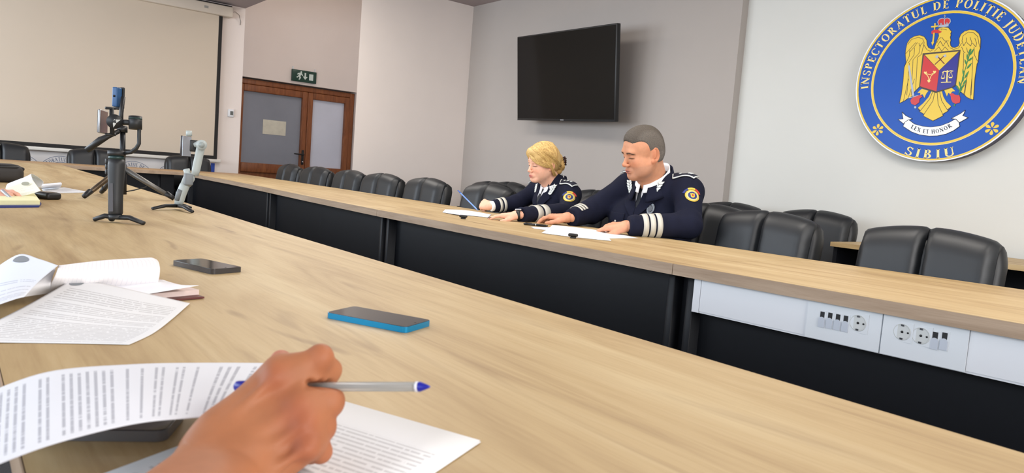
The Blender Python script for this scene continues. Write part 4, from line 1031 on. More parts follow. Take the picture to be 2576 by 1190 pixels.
MB().tube([h_(330, 842), h_(410, 828), h_(500, 803)], .003, 6).build('stay_wire', M_BLACK, tp)
MB().tube([h_(306, 350), h_(312, 250), h_(327, 130)], [.012, .010, .010], 8).build('extension_arm', M_BLACK, tp)
# blue pocket recorder on top
rc = thing('pocket_recorder', 'small blue device clamped on top of the tall tripod', 'recorder', h_(285, 205), world=True)
dr = _ray(285, 245).normalized() + CR * .5; dr.z = 0; dr.normalize(); nr = dr.cross(up_)
mtr = Matrix(((dr.x, up_.x, nr.x, 0), (dr.y, up_.y, nr.y, 0), (0, 1, 0, 0), (0, 0, 0, 1))); mtr.translation = h_(272, 132)
mtr = Matrix(((dr.x, nr.x, 0, 0), (dr.y, nr.y, 0, 0), (0, 0, 1, 0), (0, 0, 0, 1))); mtr.translation = h_(268, 132)
MB().rbox((-.010, -.012, -.046), (.035, .014, .048), .006, 3, mtr).build('recorder_body', mat('recorder_blue', (40, 84, 132), .4), rc)
MB().cyl(tuple(h_(258, 122, -.016)), tuple(h_(258, 122, 0)), .005, 10).build('lens', M_BLACKG, rc)
MB().rbox((.015, -.018, -.058), (.035, .020, -.03), .004, 2, mtr).build('clamp', M_BLACK, rc)
MB().rbox((.035, -.014, -.052), (.045, .022, .052), .004, 2, mtr).build('clamp_back', M_BLACK, rc)

# -- light grey stabiliser
D3 = 3.05; k3 = D3 / FPX / 2.975
q_ = lambda a, b, d=0: ZZ(a, b, D3 + d)
gg = thing('phone_stabiliser', 'light grey phone stabiliser leaning on a small black tripod', 'stabiliser', onZ(450, 525), world=True)
m_lg = mat('stabiliser_light_grey', (176, 184, 182), .45); m_lgd = mat('stabiliser_mid_grey', (120, 126, 130), .5)
hub = q_(738, 945)
for a, b in ((548, 980), (842, 1003), (838, 978)):
    f = onZ(200 + a / 2.975, 200 + b / 2.975)
    MB().tube([hub, hub.lerp(f + Vector((0, 0, .008)), .5) + Vector((0, 0, .006)), f + Vector((0, 0, .008))], [.012, .011, .009], 8, flat=.7).build('tripod_leg', M_BLACK, gg)
MB().tube([q_(738, 958), q_(740, 935)], 30 * k3, 14).build('tripod_hub', M_BLACK, gg)
MB().tube([q_(740, 936), q_(748, 905), q_(764, 850), q_(785, 800), q_(800, 775)], [29 * k3, 34 * k3, 36 * k3, 36 * k3, 34 * k3], 16).build('handle', m_lg, gg)
MB().tube([q_(728, 905, -.048), q_(742, 850, -.052), q_(755, 825, -.05)], [.010, .011, .009], 8).build('grip_insert', m_lgd, gg)
MB().tube([q_(796, 785), q_(822, 735), q_(830, 700)], [38 * k3, 42 * k3, 34 * k3], 14).build('control_head', m_lg, gg)
MB().rbox(tuple(q_(772, 790, -.075)), tuple(q_(772, 790, -.075) + Vector((.030, .035, .05))), .008, 3).build('button_panel', m_lgd, gg)
MB().tube([q_(800, 672), q_(812, 715)], 24 * k3, 10).build('hinge_block', m_lg, gg)
MB().tube([q_(862, 718), q_(872, 680), q_(905, 520), q_(914, 490)], [26 * k3, 30 * k3, 31 * k3, 34 * k3], 12, flat=.6).build('arm', m_lg, gg)
mo = MB().tube([q_(914, 490, .02), q_(914, 490, -.03)], 38 * k3, 20).build('motor', m_lg, gg)
MB().tube([q_(914, 490, -.03), q_(914, 490, -.032)], 22 * k3, 18).build('motor_cap', mat('motor_cap_grey', (150, 158, 156), .4), mo)
MB().tube([q_(905, 478), q_(862, 490)], 22 * k3, 10).build('side_arm', m_lg, gg)
MB().rbox(tuple(q_(846, 540) - Vector((.004, .012, 0))), tuple(q_(846, 540) + Vector((.010, .018, .05))), .004, 2).build('clamp', M_BLACK, gg)
MB().tube([q_(820, 422), q_(820, 385)], 22 * k3, 10).build('clamp_top', m_lg, gg)
ph = thing('smartphone', 'phone with bright reflecting screen clamped in the light grey stabiliser', 'phone', q_(805, 575), world=True, group='smartphones held on stabilisers')
dr = _ray(468, 370).normalized() + CR * .42; dr.z = 0; dr.normalize(); nr = dr.cross(up_)
mtp = Matrix(((dr.x, up_.x, nr.x, 0), (dr.y, up_.y, nr.y, 0), (dr.z, up_.z, nr.z, 0), (0, 0, 0, 1))); mtp.translation = q_(768, 498, -.02)
MB().rbox((0, -.044, -.009), (.085, .044, 0), .003, 2, mtp).build('frame', mat('phone_dark_frame', (56, 52, 54), .3, .4), ph)
MB().box((.002, -.042, 0), (.083, .042, .0008), mtp).build('screen_glass', mat('bright_reflection_screen', (190, 196, 206), .08, .6), ph)  # bright reflection on the glass is put into its base colour
# ================================================================ people: smooth solids
class Sdf:
    """smooth union of simple solids on a grid, surfaced with surface nets"""
    def __init__(s, lo, hi, h):
        s.lo = np.array(lo, np.float32); s.h = h
        s.n = np.ceil((np.array(hi) - np.array(lo)) / h).astype(int) + 1
        s.d = np.full(s.n, 1.0, np.float32)
    def _put(s, fn, lo, hi, k, op):
        m = k + 3 * s.h
        i0 = np.clip(np.floor((np.array(lo) - m - s.lo) / s.h).astype(int), 0, s.n); i1 = np.clip(np.ceil((np.array(hi) + m - s.lo) / s.h).astype(int) + 1, 0, s.n)
        if np.any(i1 <= i0): return
        ax = [s.lo[i] + s.h * np.arange(i0[i], i1[i], dtype=np.float32) for i in range(3)]
        X, Y, Z = np.meshgrid(*ax, indexing='ij', sparse=True)
        e = fn(X, Y, Z).astype(np.float32)
        sl = tuple(slice(i0[i], i1[i]) for i in range(3)); d = s.d[sl]
        if op == 'sub':
            e = -e; hh = np.maximum(k - np.abs(d - e), 0) / k; s.d[sl] = np.maximum(d, e) + hh * hh * k * .25
        else:
            if k > 0: hh = np.maximum(k - np.abs(d - e), 0) / k; s.d[sl] = np.minimum(d, e) - hh * hh * k * .25
            else: s.d[sl] = np.minimum(d, e)
    def cap(s, a, b, ra, rb=None, k=.01, op='add'):
        rb = ra if rb is None else rb
        a = np.array(a, float); b = np.array(b, float); ba = b - a; L2 = max(ba @ ba, 1e-12); R = max(ra, rb)
        def fn(X, Y, Z):
            px, py, pz = X - a[0], Y - a[1], Z - a[2]
            t = np.clip((px * ba[0] + py * ba[1] + pz * ba[2]) / L2, 0, 1)
            return np.sqrt((px - t * ba[0]) ** 2 + (py - t * ba[1]) ** 2 + (pz - t * ba[2]) ** 2) - (ra + t * (rb - ra))
        s._put(fn, np.minimum(a, b) - R, np.maximum(a, b) + R, k, op)
    def ell(s, c, r, rot=None, k=.01, op='add'):
        c = np.array(c, float); r = np.array(r, float); Rm = np.eye(3) if rot is None else np.array(rot, float)
        def fn(X, Y, Z):
            p = (X - c[0], Y - c[1], Z - c[2])
            q = [p[0] * Rm[0][i] + p[1] * Rm[1][i] + p[2] * Rm[2][i] for i in range(3)]
            k0 = np.sqrt((q[0] / r[0]) ** 2 + (q[1] / r[1]) ** 2 + (q[2] / r[2]) ** 2) + 1e-6
            k1 = np.sqrt((q[0] / r[0] ** 2) ** 2 + (q[1] / r[1] ** 2) ** 2 + (q[2] / r[2] ** 2) ** 2) + 1e-6
            return k0 * (k0 - 1) / k1
        ext = np.abs(Rm) @ r
        s._put(fn, c - ext, c + ext, k, op)
    def mesh(s, relax=1):
        d = s.d; ins = d < 0; n = s.n
        cs = np.zeros(n - 1, np.int8)
        for i in (0, 1):
            for j in (0, 1):
                for k in (0, 1): cs += ins[i:n[0] - 1 + i, j:n[1] - 1 + j, k:n[2] - 1 + k]
        act = (cs > 0) & (cs < 8)
        idx = np.argwhere(act); vid = np.full(n - 1, -1, np.int64); vid[act] = np.arange(len(idx))
        cor = np.array([(i, j, k) for i in (0, 1) for j in (0, 1) for k in (0, 1)])
        val = np.stack([d[idx[:, 0] + c[0], idx[:, 1] + c[1], idx[:, 2] + c[2]] for c in cor], 1)
        acc = np.zeros((len(idx), 3)); cnt = np.zeros(len(idx))
        for a in range(8):
            for b in range(a + 1, 8):
                if np.abs(cor[a] - cor[b]).sum() != 1: continue
                va, vb = val[:, a], val[:, b]; m = (va < 0) != (vb < 0)
                t = np.where(m, va / np.where(m, va - vb, 1), 0)
                acc += m[:, None] * (cor[a] + t[:, None] * (cor[b] - cor[a])); cnt += m
        V = s.lo + s.h * (idx + acc / cnt[:, None])
        F = []
        for ax in range(3):
            o1, o2 = [(1, 2), (2, 0), (0, 1)][ax]
            sl0 = [slice(1, -1)] * 3; sl1 = [slice(1, -1)] * 3
            sl0[ax] = slice(0, n[ax] - 1); sl1[ax] = slice(1, n[ax])
            A, B = ins[tuple(sl0)], ins[tuple(sl1)]
            e = np.argwhere(A != B); 
            if not len(e): continue
            sgn = A[tuple(e.T)]
            base = e.copy(); base[:, o1] += 1; base[:, o2] += 1
            def cell(d1, d2):
                q = base.copy(); q[:, o1] += d1; q[:, o2] += d2; return vid[tuple(q.T)]
            q = np.stack([cell(-1, -1), cell(0, -1), cell(0, 0), cell(-1, 0)], 1)
            q = np.where(sgn[:, None], q, q[:, ::-1]); F.append(q[(q >= 0).all(1)])
        return V, np.concatenate(F)

def smooth_object(name, V, F, m, parent=None, col=None, smooth_iter=0):
    me = bpy.data.meshes.new(name)
    me.vertices.add(len(V)); me.vertices.foreach_set('co', np.asarray(V, np.float32).ravel())
    me.loops.add(F.size); me.loops.foreach_set('vertex_index', F.astype(np.int32).ravel())
    me.polygons.add(len(F)); me.polygons.foreach_set('loop_start', np.arange(0, F.size, 4, dtype=np.int32)); me.polygons.foreach_set('loop_total', np.full(len(F), 4, np.int32))
    me.polygons.foreach_set('use_smooth', np.ones(len(F), bool))
    me.update(calc_edges=True); me.validate()
    if col is not None:
        a = me.color_attributes.new('col', 'FLOAT_COLOR', 'POINT')
        a.data.foreach_set('color', np.concatenate([col, np.ones((len(col), 1))], 1).astype(np.float32).ravel())
    me.materials.append(m)
    return link(name, me, parent)
def laplace(V, F, it=2, lam=.5):
    V = V.copy(); e = np.concatenate([F[:, [0, 1]], F[:, [1, 2]], F[:, [2, 3]], F[:, [3, 0]]])
    for _ in range(it):
        S = np.zeros_like(V); c = np.zeros(len(V))
        np.add.at(S, e[:, 0], V[e[:, 1]]); np.add.at(S, e[:, 1], V[e[:, 0]]); np.add.at(c, e[:, 0], 1); np.add.at(c, e[:, 1], 1)
        V += lam * (S / np.maximum(c, 1)[:, None] - V)
    return V
def rot3(yaw, pitch, roll):
    cy, sy, cp, sp, cr, sr = math.cos(yaw), math.sin(yaw), math.cos(pitch), math.sin(pitch), math.cos(roll), math.sin(roll)
    return np.array([[cy, -sy, 0], [sy, cy, 0], [0, 0, 1]]) @ np.array([[1, 0, 0], [0, cp, -sp], [0, sp, cp]]) @ np.array([[cr, 0, sr], [0, 1, 0], [-sr, 0, cr]])
def smoothstep(a, b, x): t = np.clip((x - a) / (b - a), 0, 1); return t * t * (3 - 2 * t)
def nunit(v): v = np.array(v, float); return v / np.linalg.norm(v)

def hand_prims(S, wrist, fwd, dorsal, thumb_side, bends, size=1.0, spread=.12, thumb=(.5, .3), k=.006):
    """wrist point, unit vectors; thumb_side: unit vector towards the thumb; bends: four (mcp, pip, dip) in radians"""
    w = np.array(wrist, float); f = nunit(fwd); dn = nunit(np.array(dorsal) - f * np.dot(dorsal, f)); ts = nunit(np.array(thumb_side) - f * np.dot(thumb_side, f) - dn * np.dot(thumb_side, dn))
    tips = []
    offs = (.030, .010, -.010, -.028); lens = (.074, .082, .076, .060); kn = (.092, .096, .090, .080)
    for i in range(4):
        K = w + f * kn[i] * size + ts * offs[i] * size
        S.cap(w + ts * offs[i] * .6 * size + f * .012, K - dn * .003, .0155 * size, .0125 * size, k=.014)
        S.ell(K, (.0125 * size,) * 3, k=.008)
        a = 0.0; p = K; L = lens[i] * size; fd = nunit(f + ts * (offs[i] / .03) * spread)
        for seg, fr in enumerate((.46, .30, .24)):
            a += bends[i][seg]; dirv = fd * math.cos(a) - dn * math.sin(a)
            q = p + dirv * L * fr; r0 = (.0092, .0083, .0075)[seg] * size * (.88 if i == 3 else 1); r1 = (.0083, .0075, .0064)[seg] * size * (.88 if i == 3 else 1)
            S.cap(p, q, r0, r1, k=k); p = q
        tips.append((p, dirv))
    # thumb from the side of the palm near its base
    b0 = w + f * .018 * size + ts * .024 * size - dn * .008
    d1 = nunit(f * math.cos(thumb[0]) + ts * math.sin(thumb[0]) - dn * .35); b1 = b0 + d1 * .040 * size
    d2 = nunit(d1 + f * .55 - ts * thumb[1]); b2 = b1 + d2 * .034 * size
    d3 = nunit(d2 + f * .3 - ts * thumb[1] * .6); b3 = b2 + d3 * .026 * size
    S.cap(b0, b1, .016 * size, .0125 * size, k=.014); S.cap(b1, b2, .0115 * size, .010 * size, k=.007); S.cap(b2, b3, .010 * size, .0075 * size, k=.005)
    S.ell(w + f * .05 * size - dn * .008, (.03 * size, .03 * size, .016 * size), np.stack([f, ts, dn], 1), k=.02)
    tips.append((b3, d3))
    return tips

def head_prims(S, pos, R, sc, female=False):
    """head local: forward -Y, up +Z, person's left +X, origin at eye level"""
    T = lambda p: np.array(pos) + R @ (np.array(p, float) * sc)
    E = lambda c, r, k=.01, op='add', rr=None: S.ell(T(c), np.array(r) * sc, R if rr is None else R @ rr, k=k * sc, op=op)
    Cp = lambda a, b, ra, rb=None, k=.01, op='add': S.cap(T(a), T(b), ra * sc, (ra if rb is None else rb) * sc, k=k * sc, op=op)
    jw = .92 if female else 1.0
    E((0, .012, .034), (.076, .096, .085)); E((0, -.02, .03), (.066, .073, .075), .03)
    E((0, -.030, -.042), (.060 * jw, .062, .072), .03)
    for x in (-1, 1):
        Cp((x * .056 * jw, .012, -.050), (x * .022 * jw, -.066, -.100), .020, .018, .025)
        E((x * .040, -.056, -.038), (.024, .026, .028), .022)
        E((x * .050, -.030, -.065), (.022 * jw, .034, .032), .03)
    E((0, -.076, -.102), (.024, .018, .017), .02)
    E((0, .0, -.095), (.045, .05, .022), .03)                      # under the chin
    Cp((-.034, -.083, .020), (.034, -.083, .020), .0135 if not female else .009, None, .018)
    for x in (-1, 1):
        E((x * .031, -.098, -.002), (.0165, .012, .0105), .012, 'sub')
        E((x * .031, -.0785, -.003), (.0145, .0125, .0125), .004)   # lids over the eyeball
        E((x * .031, -.0895, -.0088), (.0150, .0022, .0011), .0012, 'sub')
    nl = .9 if female else 1.12
    if not female:
        for x in (-1, 1): E((x * .040, -.034, -.088), (.026, .036, .024), .03)
        E((0, -.015, -.112), (.036, .045, .020), .03); E((0, -.072, -.108), (.026, .020, .018), .02)
    Cp((0, -.088, .004), (0, -.1125 * (1 if not female else .98), -.036), .0068, .0085 * nl, .014)
    E((0, -.1115, -.040), (.0115 * nl, .0105, .0095 * nl), .007)
    for x in (-1, 1):
        E((x * .0125 * nl, -.102, -.0425), (.0075, .010, .0072), .006)
        E((x * .0062, -.1075, -.0495), (.0032, .0045, .0025), .002, 'sub')
    E((0, -.088, -.074), (.027, .014, .017), .012)
    E((0, -.1005, -.0695), (.021, .0068, .0052), .006); E((0, -.0985, -.0805), (.018, .0075, .0062), .006)
    E((0, -.1055, -.0752), (.022, .006, .0012 if female else .0030), .0015, 'sub')
    E((0, -.098, -.092), (.014, .007, .004), .008, 'sub')
    for x in (-1, 1):
        rr = rot3(x * -.45, 0, 0) @ rot3(0, -.18, 0)
        eb = 1.0 if female else 1.2
        E((x * .078, .020, -.014), (.0065, .0205 * eb, .033 * eb), .005, rr=rr)
        E((x * .085, .027, -.010), (.0042, .0145 * eb, .0240 * eb), .003, 'sub', rr)
        E((x * .0825, .018, -.008), (.0028, .0075 * eb, .018 * eb), .003, rr=rr)
        E((x * .077, .004, -.036 * eb), (.006, .008, .010), .005)
    return T

def head_colors(V, pos, R, sc, base, lip, brow, female=False):
    L = ((np.asarray(V) - np.array(pos)) @ R) / sc
    x, y, z = np.abs(L[:, 0]), L[:, 1], L[:, 2]
    col = np.tile(np.array(lin(base)), (len(L), 1))
    def mix(mask, c): 
        nonlocal col
        col = col * (1 - mask[:, None]) + np.array(lin(c)) * mask[:, None]
    red = tuple(min(255, int(b * f)) for b, f in zip(base, (1.0, .86, .80)))
    front = smoothstep(-.02, -.05, y)
    ch = np.exp(-(((x - .044) / .020) ** 2 + ((z + .038) / .018) ** 2)) * front; mix(ch * .55, red)
    ns = np.exp(-((x / .014) ** 2 + ((z + .041) / .012) ** 2)) * front; mix(ns * .6, red)
    er = smoothstep(.074, .080, x) * (np.abs(z + .01) < .05); mix(er * .5, red)
    up = np.exp(-((x / .021) ** 4 + ((z + .0700) / .0046) ** 4)); lo_ = np.exp(-((x / .019) ** 4 + ((z + .0800) / .0056) ** 4)); mix(np.clip(up + lo_, 0, 1) * (y < -.088), lip)
    mo = np.exp(-((x / .021) ** 6 + ((z + .0752) / .0014) ** 2)) * (y < -.085); mix(mo * .8, (96, 44, 40))
    bz = (.0235 if female else .0160) + (.004 if female else .0025) * np.sin(np.clip((x - .012) / .04, 0, 1) * PI) - .006 * smoothstep(.040, .052, x)
    br = np.exp(-((z - bz) / (.0030 if female else .0048)) ** 4) * smoothstep(.010, .015, x) * smoothstep(.054, .048, x) * front; mix(np.clip(br * (.75 if female else .95), 0, 1), brow)
    la = np.exp(-((z + .0090 + .09 * (x - .031) ** 2 / .016) / .0028) ** 2) * np.exp(-((x - .031) / .0165) ** 6) * (y < -.07); mix(np.clip(la * 1.0, 0, 1), (30, 20, 18))
    cr = np.exp(-((z - .006) / .0016) ** 2) * np.exp(-((x - .031) / .014) ** 6) * (y < -.07); mix(cr * .45, tuple(int(b * .62) for b in base))
    nz_ = np.exp(-(((x - .0062) / .0034) ** 2 + ((z + .0495) / .0026) ** 2)) * (y < -.09); mix(nz_ * .85, (84, 40, 34))
    if not female:
        st = smoothstep(-.045, -.06, z) * smoothstep(-.125, -.11, z) * smoothstep(.02, -.02, y); mix(st * .22, (120, 104, 98))
    return col

m_skin = mat('skin', (220, 168, 140), .55, spec=.3, noise=(60, .05), bump=(420, .12, .0006), vcol=True)
m_skin.node_tree.nodes['Principled BSDF'].inputs['Subsurface Weight'].default_value = .12
m_skin.node_tree.nodes['Principled BSDF'].inputs['Subsurface Radius'].default_value = (.012, .004, .002)
m_skin.node_tree.nodes['Principled BSDF'].inputs['Subsurface Scale'].default_value = 1.0
m_navyc = mat('navy_uniform_cloth', (22, 25, 43), .9, noise=(22, .10), bump=(900, .35, .0008), spec=.2)
m_shirt = mat('white_shirt', (238, 240, 244), .8); m_tie = mat('dark_tie', (26, 30, 40), .7, bump=(700, .3, .0005))
m_silv = mat('silver_braid', (200, 198, 188), .55, .15, bump=(500, .5, .001)); m_nail = mat('dark_nail_varnish', (44, 14, 22), .2)
m_badge = mat('badge_pewter', (120, 124, 128), .35, .7, bump=(260, .6, .002)); m_gold2 = mat('patch_yellow', (220, 186, 70), .6, bump=(500, .4, .001)); m_pblue = mat('patch_blue', (38, 52, 120), .6); m_pred = mat('patch_red', (186, 52, 44), .6)

class Drape:
    """lays small flat shapes on a body surface"""
    def __init__(s, V, F): s.bvh = BVHTree.FromPolygons([tuple(v) for v in V], [tuple(int(i) for i in f) for f in F])
    def hit(s, o, d, dist=1.0):
        r = s.bvh.ray_cast(Vector(o), Vector(d), dist); return r[0], r[1]
    def patch(s, name, poly, org, u, v, d, m, parent, off=.003, cell=.008, thick=.002):
        """poly in (u,v) metres about org; cast along d on to the surface"""
        org, u, v, d = Vector(org), Vector(u).normalized(), Vector(v).normalized(), Vector(d).normalized()
        pts = []; n = len(poly); 
        for i in range(n):                          # refine the outline
            a, b = Vector(poly[i]), Vector(poly[(i + 1) % n]); kk = max(1, int((b - a).length / cell))
            pts += [a.lerp(b, j / kk) for j in range(kk)]
        ne = len(pts); x0, x1 = min(p.x for p in pts), max(p.x for p in pts); y0, y1 = min(p.y for p in pts), max(p.y for p in pts)
        gx = x0 + cell / 2; ins = []
        while gx < x1:
            gy = y0 + cell / 2
            while gy < y1: ins.append(Vector((gx, gy))); gy += cell
            gx += cell
        vs, es, fs, *_ = delaunay_2d_cdt(pts + ins, [(i, (i + 1) % ne) for i in range(ne)], [list(range(ne))], 1, 1e-6)
        W = []; ok = []
        for p in vs:
            o = org + u * p.x + v * p.y
            h, nrm = s.hit(o, d, 1.0)
            ok.append(h is not None)
            if h is None: W.append(o); continue
            if nrm.dot(d) > 0: nrm = -nrm
            W.append(h + nrm * off * .4 - d * off * .6)
        fs = [f for f in fs if all(ok[i] for i in f)]
        if not fs: return None
        me = bpy.data.meshes.new(name); me.from_pydata([tuple(w) for w in W], [], [tuple(f) for f in fs]); me.polygons.foreach_set('use_smooth', [True] * len(fs)); me.update(); me.materials.append(m)
        o = link(name, me, parent); md = o.modifiers.new('thickness', 'SOLIDIFY'); md.thickness = thick; md.offset = 0
        return o
    def band(s, name, a, b, t0, t1, m, parent, off=.002, n=40, arc=(0, 2 * PI), rmax=.2, thick=.002, bow=0.0):
        a, b = Vector(a), Vector(b); ax = (b - a).normalized(); r = ax.orthogonal().normalized()
        up = Vector((0, 0, 1)); r = (up - ax * up.dot(ax)).normalized(); w = ax.cross(r)
        mb = MB(); rings = []
        for t in (t0, (t0 + t1) / 2, t1):
            c = a.lerp(b, t); ring = []
            for k in range(n + 1):
                th = arc[0] + (arc[1] - arc[0]) * k / n; d = r * math.cos(th) + w * math.sin(th)
                h, nrm = s.hit(c + d * rmax, -d, rmax)
                if h is None: h = c + d * .05
                ring.append(h + d * off)
            rings.append(ring)
        v = [p for q in rings for p in q]; m_ = n + 1
        mb.add(v, [(i * m_ + k, i * m_ + k + 1, (i + 1) * m_ + k + 1, (i + 1) * m_ + k) for i in range(2) for k in range(n)], True)
        o = mb.build(name, m, parent); md = o.modifiers.new('thickness', 'SOLIDIFY'); md.thickness = thick; md.offset = 1
        return o
def ring_collar(name, c, fwd, rx, ry, z_front, z_back, hgt_f, hgt_b, m, parent, gap=.25, flare=.01, n=48, thick=.003, roll=0.0):
    """open neck band round a point c; gap: half opening angle at the front"""
    c = Vector(c); f = Vector(fwd).normalized(); l = Vector((-f.y, f.x, 0)) 
    mb = MB(); vv = []
    for i in range(n + 1):
        th = gap + (2 * PI - 2 * gap) * i / n; cs = math.cos(th); bk = (1 - cs) / 2
        zt = z_front + (z_back - z_front) * bk; hg = hgt_f + (hgt_b - hgt_f) * bk
        d = f * (ry * cs) + l * (rx * math.sin(th)); dn = d.normalized()
        for t in (0, .25, .5, .75, 1):
            vv.append(Vector((c.x, c.y, 0)) + d + dn * (flare * (1 - t)) + Vector((0, 0, zt - hg * (1 - t))))
    mb.add(vv, [(i * 5 + j, (i + 1) * 5 + j, (i + 1) * 5 + j + 1, i * 5 + j + 1) for i in range(n) for j in range(4)], True)
    o = mb.build(name, m, parent); md = o.modifiers.new('thickness', 'SOLIDIFY'); md.thickness = thick; md.offset = 0
    return o
# ================================================================ the officer (man)
def box_of(pts, pad): 
    P = np.array(pts); return P.min(0) - pad, P.max(0) + pad
man = thing('person', 'grey-haired man in navy police uniform reading papers at the far table', 'person', (-2.6, 3.15, 0), world=True)
HP, HR, HS = np.array((-2.583, 2.922, 1.180)), rot3(R_(-17), R_(18), R_(5)), 1.06
NB_ = np.array((-2.600, 3.035, 1.00))                     # neck base
SL, EL, WL = np.array((-2.385, 3.085, .985)), np.array((-2.255, 2.945, .822)), np.array((-2.415, 2.690, .800))
SR_, ER_, WR_ = np.array((-2.800, 3.075, .985)), np.array((-2.915, 2.915, .835)), np.array((-2.885, 2.735, .796))
# --- body: head and neck
lo, hi = box_of([HP, NB_ - [0, 0, .12]], .17)
S = Sdf(lo, hi, .0022)
T = head_prims(S, HP, HR, HS)
S.cap(T((0, .022, -.05)), NB_ + [0, .03, -.02], .060, .068, k=.03); S.cap(T((0, -.03, -.085)), NB_ + [0, .01, .0], .038, .05, k=.03); S.cap(T((0, .060, -.040)), NB_ + [0, .055, .03], .042, .054, k=.03)
Vh, Fh = S.mesh(); ch = head_colors(Vh, HP, HR, HS, (204, 146, 114), (184, 104, 92), (62, 50, 44))
parts = [(Vh, Fh, ch)]
# hands
def hand_part(w, fwd, dorsal, ts, bends, elbow, base, size=1.0, thumb=(.5, .3), h=.0024, spread=.12):
    w = np.array(w); f = nunit(fwd); lo, hi = box_of([w - f * .05, w + f * .19], .10); S = Sdf(lo, hi, h)
    tips = hand_prims(S, w, fwd, dorsal, ts, bends, size, spread, thumb)
    e = np.array(elbow); S.cap(w + nunit(e - w) * .09, w + f * .01, .030 * size, .024 * size, k=.02)
    V, F = S.mesh(); c = np.tile(np.array(lin(base)), (len(V), 1))
    return V, F, c, tips
sk = (208, 150, 120)
Vl, Fl, cl, tipsL = hand_part(WL + [-.012, -.006, -.005], (-.93, -.30, -.10), (.1, -.25, 1), (.25, -.95, 0), [(.30, .35, .25), (.42, .5, .3), (.5, .55, .3), (.5, .5, .3)], EL, sk, 1.12, (.55, .35))
Vr, Fr, cr_, tipsR = hand_part(WR_ + [-.01, -.006, 0], (-.80, -.62, -.02), (0, 0, 1), (-.62, .80, 0) if False else (.55, -.8, 0), [(.30, .35, .25), (.35, .42, .25), (.4, .45, .3), (.45, .5, .3)], ER_, sk, 1.12, (.5, .3))
parts += [(Vl, Fl, cl), (Vr, Fr, cr_)]
# inner torso and arms, hidden by the uniform
S = Sdf((-3.1, 2.6, .4), (-2.1, 3.35, 1.1), .009)
S.cap(NB_ + [0, .06, -.04], (-2.59, 3.17, .55), .06, .11, k=.05); S.cap(SL, SR_, .05, .05, k=.05)
for a, b, c in ((SL, EL, WL), (SR_, ER_, WR_)): S.cap(a, b, .045, .04, k=.03); S.cap(b, c, .04, .027, k=.03)
Vt, Ft = S.mesh(); parts.append((Vt, Ft, np.tile(np.array(lin(sk)), (len(Vt), 1))))
def join(parts):
    o = 0; VV = []; FF = []; CC = []
    for V, F, c in parts: VV.append(V); FF.append(F + o); CC.append(c); o += len(V)
    return np.concatenate(VV), np.concatenate(FF), np.concatenate(CC)
V, F, c = join(parts); smooth_object('body', V, F, m_skin, man, c)
# --- hair: short crop
def hair_man():
    lo, hi = box_of([HP + HR @ np.array((0, .02, .05))], .17); S = Sdf(lo, hi, .0022)
    T = lambda p: HP + HR @ (np.array(p, float) * HS)
    E = lambda c, r, k=.012, op='add': S.ell(T(c), np.array(r) * HS, HR, k=k, op=op)
    E((0, .016, .042), (.0815, .1005, .087)); E((0, .045, .0), (.0775, .074, .085), .02)
    E((0, .000, .075), (.070, .088, .058), .02)
    # carve the face, the ears and the nape free
    E((0, -.085, -.005), (.070, .070, .062), .010, 'sub'); E((0, -.125, .045), (.060, .060, .040), .012, 'sub')
    for x in (-1, 1):
        E((x * .075, -.058, .030), (.034, .048, .042), .010, 'sub'); E((x * .086, .014, -.018), (.022, .026, .036), .004, 'sub'); E((x * .07, -.02, -.06), (.04, .035, .05), .006, 'sub')
    E((0, .05, -.11), (.12, .09, .055), .008, 'sub')
    V, F = S.mesh(); L = ((V - HP) @ HR) / HS
    rng = np.random.default_rng(3); nz = rng.random(len(V))
    g = np.clip(smoothstep(.02, -.05, L[:, 2]) * .6 + smoothstep(.05, .07, np.abs(L[:, 0])) * .35, 0, 1)
    c = np.array(lin((88, 80, 72))) * (1 - g[:, None]) + np.array(lin((128, 122, 116))) * g[:, None]
    c *= (.75 + .5 * nz)[:, None]
    V = V + (rng.random((len(V), 3)) - .5) * .0012
    return V, F, c
m_hairm = mat('short_grey_hair', (90, 84, 78), .8, vcol=True, bump=(900, .8, .002))
V, F, c = hair_man(); smooth_object('hair', V, F, m_hairm, man, c)
# --- uniform jacket
S = Sdf((-3.14, 2.62, .40), (-2.08, 3.42, 1.12), .0058)
S.ell((-2.592, 3.125, .880), (.185, .130, .19), k=.05); S.ell((-2.592, 3.075, .955), (.13, .095, .085), k=.05); S.ell((-2.600, 3.105, .74), (.215, .165, .19), k=.08); S.ell((-2.72, 3.04, .80), (.13, .13, .13), k=.06); S.cap((-2.68, 3.17, .50), (-2.50, 3.17, .50), .13, .13, k=.08)
S.cap(SL + [-.03, .02, .0], SR_ + [.03, .02, .0], .070, .070, k=.06); S.cap(NB_ + [0, .045, -.06], NB_ + [0, .045, .005], .085, .070, k=.04)
for a in (SL, SR_): S.cap(NB_ + np.array((0, .055, .018)), a + np.array((0, .01, .014)), .056, .056, k=.05)
for a in (SL, SR_): S.ell(a + np.array((0, 0, .0)), (.070, .068, .066), k=.04)
S.cap(SL, EL, .074, .066, k=.035); S.cap(EL, WL + (EL - WL) * .03, .066, .053, k=.025); S.cap(SR_, ER_, .078, .070, k=.035); S.cap(ER_, WR_ + (ER_ - WR_) * .02, .070, .052, k=.025)
